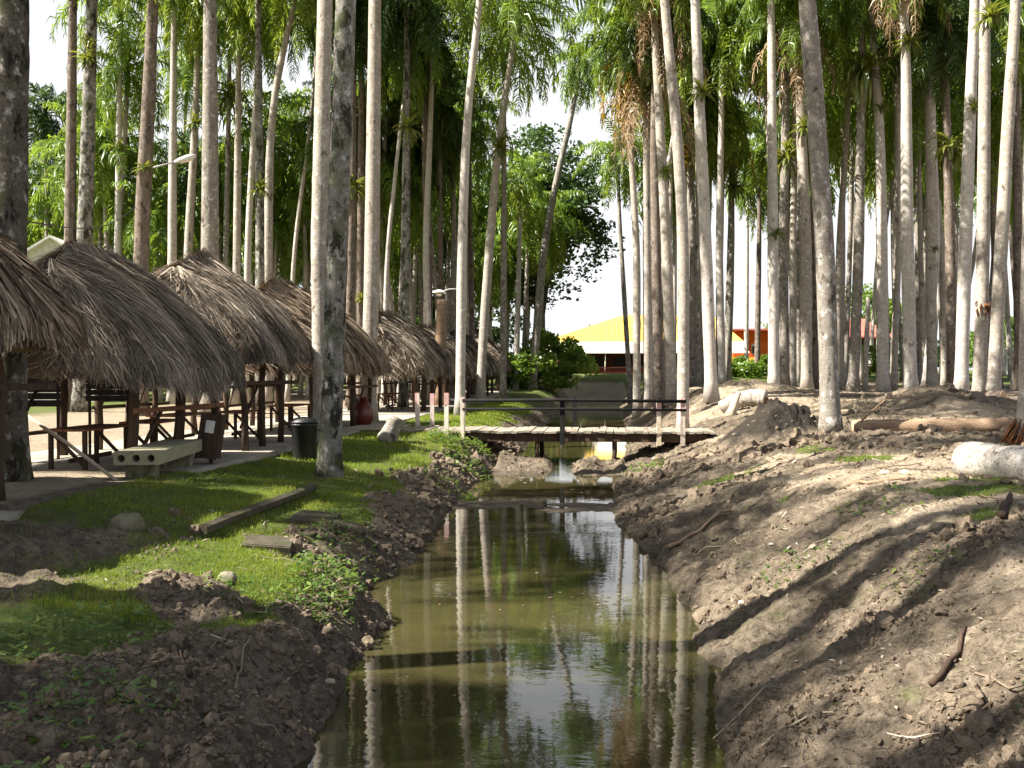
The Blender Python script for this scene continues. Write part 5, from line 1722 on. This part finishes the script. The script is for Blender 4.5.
gb = MB()
for args in [(100000, (-7.55, -2.6), (8.2, 20), .035, .085, .0055, 1), (60000, (-7.5, -2.6), (20, 58), .05, .12, .007, 2),
             (50000, (1.5, 6.6), (8.5, 26), .03, .08, .006, 3)]:
    blade_mesh(gb, *blades(*args))
tag(gb.build('grass', M['grass']), 'short green grass on the banks', 'grass', kind='stuff')

# dug clods of earth
def ico():
    t_ = (1 + 5 ** .5) / 2
    v = np.array([(-1, t_, 0), (1, t_, 0), (-1, -t_, 0), (1, -t_, 0), (0, -1, t_), (0, 1, t_), (0, -1, -t_), (0, 1, -t_), (t_, 0, -1), (t_, 0, 1), (-t_, 0, -1), (-t_, 0, 1)], float)
    f = [(0, 11, 5), (0, 5, 1), (0, 1, 7), (0, 7, 10), (0, 10, 11), (1, 5, 9), (5, 11, 4), (11, 10, 2), (10, 7, 6), (7, 1, 8), (3, 9, 4), (3, 4, 2), (3, 2, 6), (3, 6, 8), (3, 8, 9), (4, 9, 5), (2, 4, 11), (6, 2, 10), (8, 6, 7), (9, 8, 1)]
    v /= np.linalg.norm(v[0])
    v = list(map(tuple, v)); cache = {}; nf = []
    def mid(a, b):
        k = (min(a, b), max(a, b))
        if k not in cache:
            m = (np.array(v[a]) + np.array(v[b])) / 2; m /= np.linalg.norm(m); v.append(tuple(m)); cache[k] = len(v) - 1
        return cache[k]
    for a, b, c in f:
        x, y, z = mid(a, b), mid(b, c), mid(c, a)
        nf += [(a, x, z), (b, y, x), (c, z, y), (x, y, z)]
    return np.array(v), np.array(nf)


IV, IF = ico()
rg = np.random.default_rng(77)
n = 95000
Y = 3.6 * (36 / 3.6) ** (rg.random(n) ** 1.15)
X = rg.uniform(-5.2, 8.0, n) * np.clip(.35 + Y / 16, .5, 1.4)
g_, p_, d_ = masks(X, Y)
u_, v_ = xl(Y) - X, X - xr(Y)
pr_ = (1 - g_) * np.where(u_ > 0, sm(5.5, 3.0, u_), 0) + np.where(v_ > .05, (1 - .75 * p_) * (1 - g_), 0)
cl_ = np.where(u_ > 0, .8, sm(-.1, .45, fbm(X * .8, Y * .8, 91, 3)))
pr_ *= .06 + .94 * cl_
pr_ *= np.where(X > -7.4, 1, 0) * (1 - d_)
dam_ = (np.abs(Y - 29.5) < 1.6) & (u_ < 0) & (v_ < 0)
pr_ = np.where(dam_, .7, pr_)
k = rg.random(n) < pr_
X, Y, cl_ = X[k], Y[k], cl_[k]
Z = H(X, Y)
k = Z > -1.02
X, Y, Z, cl_ = X[k], Y[k], Z[k], cl_[k]
n = len(X)
size = np.exp(rg.normal(math.log(.0125), .68, n)); size = np.clip(size, .005, .06) * np.clip(Y / 9, .8, 2.2) * (.5 + .9 * cl_)
d = IV[None] * (1 + .22 * rg.normal(0, 1, (n, 42))[..., None]) * rg.uniform(.5, 1.3, (n, 1, 3))
an_ = rg.uniform(0, 6.28, n); tl_ = rg.uniform(-.7, .7, n)
d = np.stack([d[..., 0], d[..., 1] * np.cos(tl_)[:, None] - d[..., 2] * np.sin(tl_)[:, None], d[..., 1] * np.sin(tl_)[:, None] + d[..., 2] * np.cos(tl_)[:, None]], -1)
d = np.stack([d[..., 0] * np.cos(an_)[:, None] - d[..., 1] * np.sin(an_)[:, None], d[..., 0] * np.sin(an_)[:, None] + d[..., 1] * np.cos(an_)[:, None], d[..., 2]], -1)
V = d * size[:, None, None] + np.stack([X, Y, Z + size * .05], -1)[:, None]
F = (np.arange(n)[:, None, None] * 42 + IF[None]).reshape(-1, 3)
tag(MB().add(V.reshape(-1, 3), F).build('earth_clods', M['clod']), 'loose dug clods of earth on both banks', 'earth', kind='stuff')

# leaf litter, chips and twigs
n = 26000
Y = 4 * (40 / 4) ** rg.random(n)
X = rg.uniform(-6, 9, n) * np.clip(.35 + Y / 16, .5, 1.5)
g_, p_, d_ = masks(X, Y)
k = (rg.random(n) < .75 - .55 * g_) & ((xl(Y) - X > .1) | (X - xr(Y) > .1)) & (X > -7.5)
X, Y = X[k], Y[k]; Z = H(X, Y); n = len(X)
a = rg.uniform(0, 6.28, n)
l_ = rg.uniform(.006, .045, n) * np.clip(Y / 10, .8, 2); w_ = l_ * rg.uniform(.12, .5, n)
d = np.stack([np.cos(a), np.sin(a), rg.normal(0, .35, n)], -1); s = np.stack([-np.sin(a), np.cos(a), rg.normal(0, .4, n)], -1)
c = np.stack([X, Y, Z + .012], -1)
V = np.stack([c - d * l_[:, None] - s * w_[:, None] * .3, c - s * w_[:, None], c + d * l_[:, None], c + s * w_[:, None] + [0, 0, .008]], 1)
lt = MB().add(V.reshape(-1, 3), np.arange(n * 4).reshape(-1, 4), np.repeat(rg.random(n) ** 2.0 * .9, 4))
for q in range(170):
    y = 4.5 * (30 / 4.5) ** rg.random(); x = rg.uniform(-4.5, 7.5) * (.4 + y / 18)
    if -.1 < x - float(xl(y)) and x < float(xr(y)) + .1: continue
    if x < -7.3: continue
    a_ = rg.uniform(0, 6.28); L_ = rg.uniform(.1, .4)
    s_ = np.linspace(-1, 1, 5)
    px_, py_ = x + math.cos(a_) * L_ * s_ + rg.normal(0, .02, 5), y + math.sin(a_) * L_ * s_ + rg.normal(0, .02, 5)
    lt.tube(np.stack([px_, py_, H(px_, py_) + .012 + rg.uniform(0, .03, 5)], -1), rg.uniform(.004, .011), 4, rg.random())
tag(lt.build('leaf_litter', M['litter']), 'dry leaf bits, chips and twigs scattered on the banks', 'litter', kind='stuff')

# broad-leaved weeds at the left water edge
wd_ = MB()
for cx, cy, rad, nn, hh in [(-3.05, 10.3, .38, 260, .24), (-3.2, 11.1, .45, 320, .26), (-3.4, 12.2, .5, 300, .2), (-3.7, 13.6, .55, 260, .18), (-4.1, 15.0, .6, 220, .16),
                            (-3.6, 9.7, .45, 160, .14), (-3.55, 22.5, .7, 200, .25), (-3.7, 26.5, .7, 260, .32), (-4.6, 28.6, .7, 260, .42), (-3.9, 29.2, .5, 160, .3), (-3.4, 6.3, .5, 240, .16), (-4.2, 7.7, .6, 300, .17),
                            (-3.0, 4.9, .35, 160, .12), (2.2, 11.6, .5, 90, .1), (2.9, 6.0, .5, 110, .09), (3.4, 12.6, .6, 120, .1), (2.8, 9.4, .4, 60, .09), (.9, 26.5, .6, 120, .25), (-6.6, 16.2, .5, 90, .12)]:
    r_ = rad * np.sqrt(rg.random(nn)); a = rg.uniform(0, 6.28, nn)
    X = cx + r_ * np.cos(a); Y = cy + r_ * np.sin(a) * 1.5
    Z = H(X, Y) + hh * rg.random(nn) * (1 - (r_ / rad) ** 2 * .7)
    a = rg.uniform(0, 6.28, nn); ls = rg.uniform(.022, .055, nn) * max(1, cy / 14)
    d = np.stack([np.cos(a), np.sin(a), rg.uniform(-.5, .5, nn)], -1); s = np.stack([-np.sin(a), np.cos(a), rg.normal(0, .3, nn)], -1)
    c = np.stack([X, Y, Z + .02], -1)
    V = np.stack([c - d * ls[:, None], c + s * ls[:, None] * .42, c + d * ls[:, None], c - s * ls[:, None] * .42], 1)
    wd_.add(V.reshape(-1, 3), np.arange(nn * 4).reshape(-1, 4), np.repeat(rg.random(nn), 4))
    st = slice(0, nn, 4)
    for p_ in c[st]:
        zb = hz(p_[0], p_[1])
        wd_.tube([(p_[0] + .01, p_[1], zb - .01), p_], .003, 3, .3, cap=False)
tag(wd_.build('bank_weeds', M['weed']), 'leafy weeds along the water edge', 'weeds', kind='stuff')

fl = MB()
for cx, cy, n_, sp in [(-.25, 12.7, 14, .28), (-1.2, 15.5, 8, .6), (-2.0, 9.0, 7, .4), (.1, 9.2, 6, .5), (-1.5, 12.0, 8, .8), (-1.8, 18.5, 10, .7), (-.6, 24, 12, .8)]:
    for k in range(n_):
        c = np.array([cx + rg.normal(0, sp), cy + rg.normal(0, sp), WATER + .008])
        a = rg.uniform(0, 6.28); l_ = rg.uniform(.02, .05) * max(1, cy / 13)
        d = np.array([math.cos(a), math.sin(a), 0]); s_ = np.array([-d[1], d[0], 0])
        fl.add([c - d * l_, c - s_ * l_ * .5 + [0, 0, .006], c + d * l_, c + s_ * l_ * .5], [(0, 1, 2, 3)], rg.random() * .5)
tag(fl.build('floating_leaves', M['litter']), 'small dark leaves floating on the canal', 'leaves', kind='stuff')
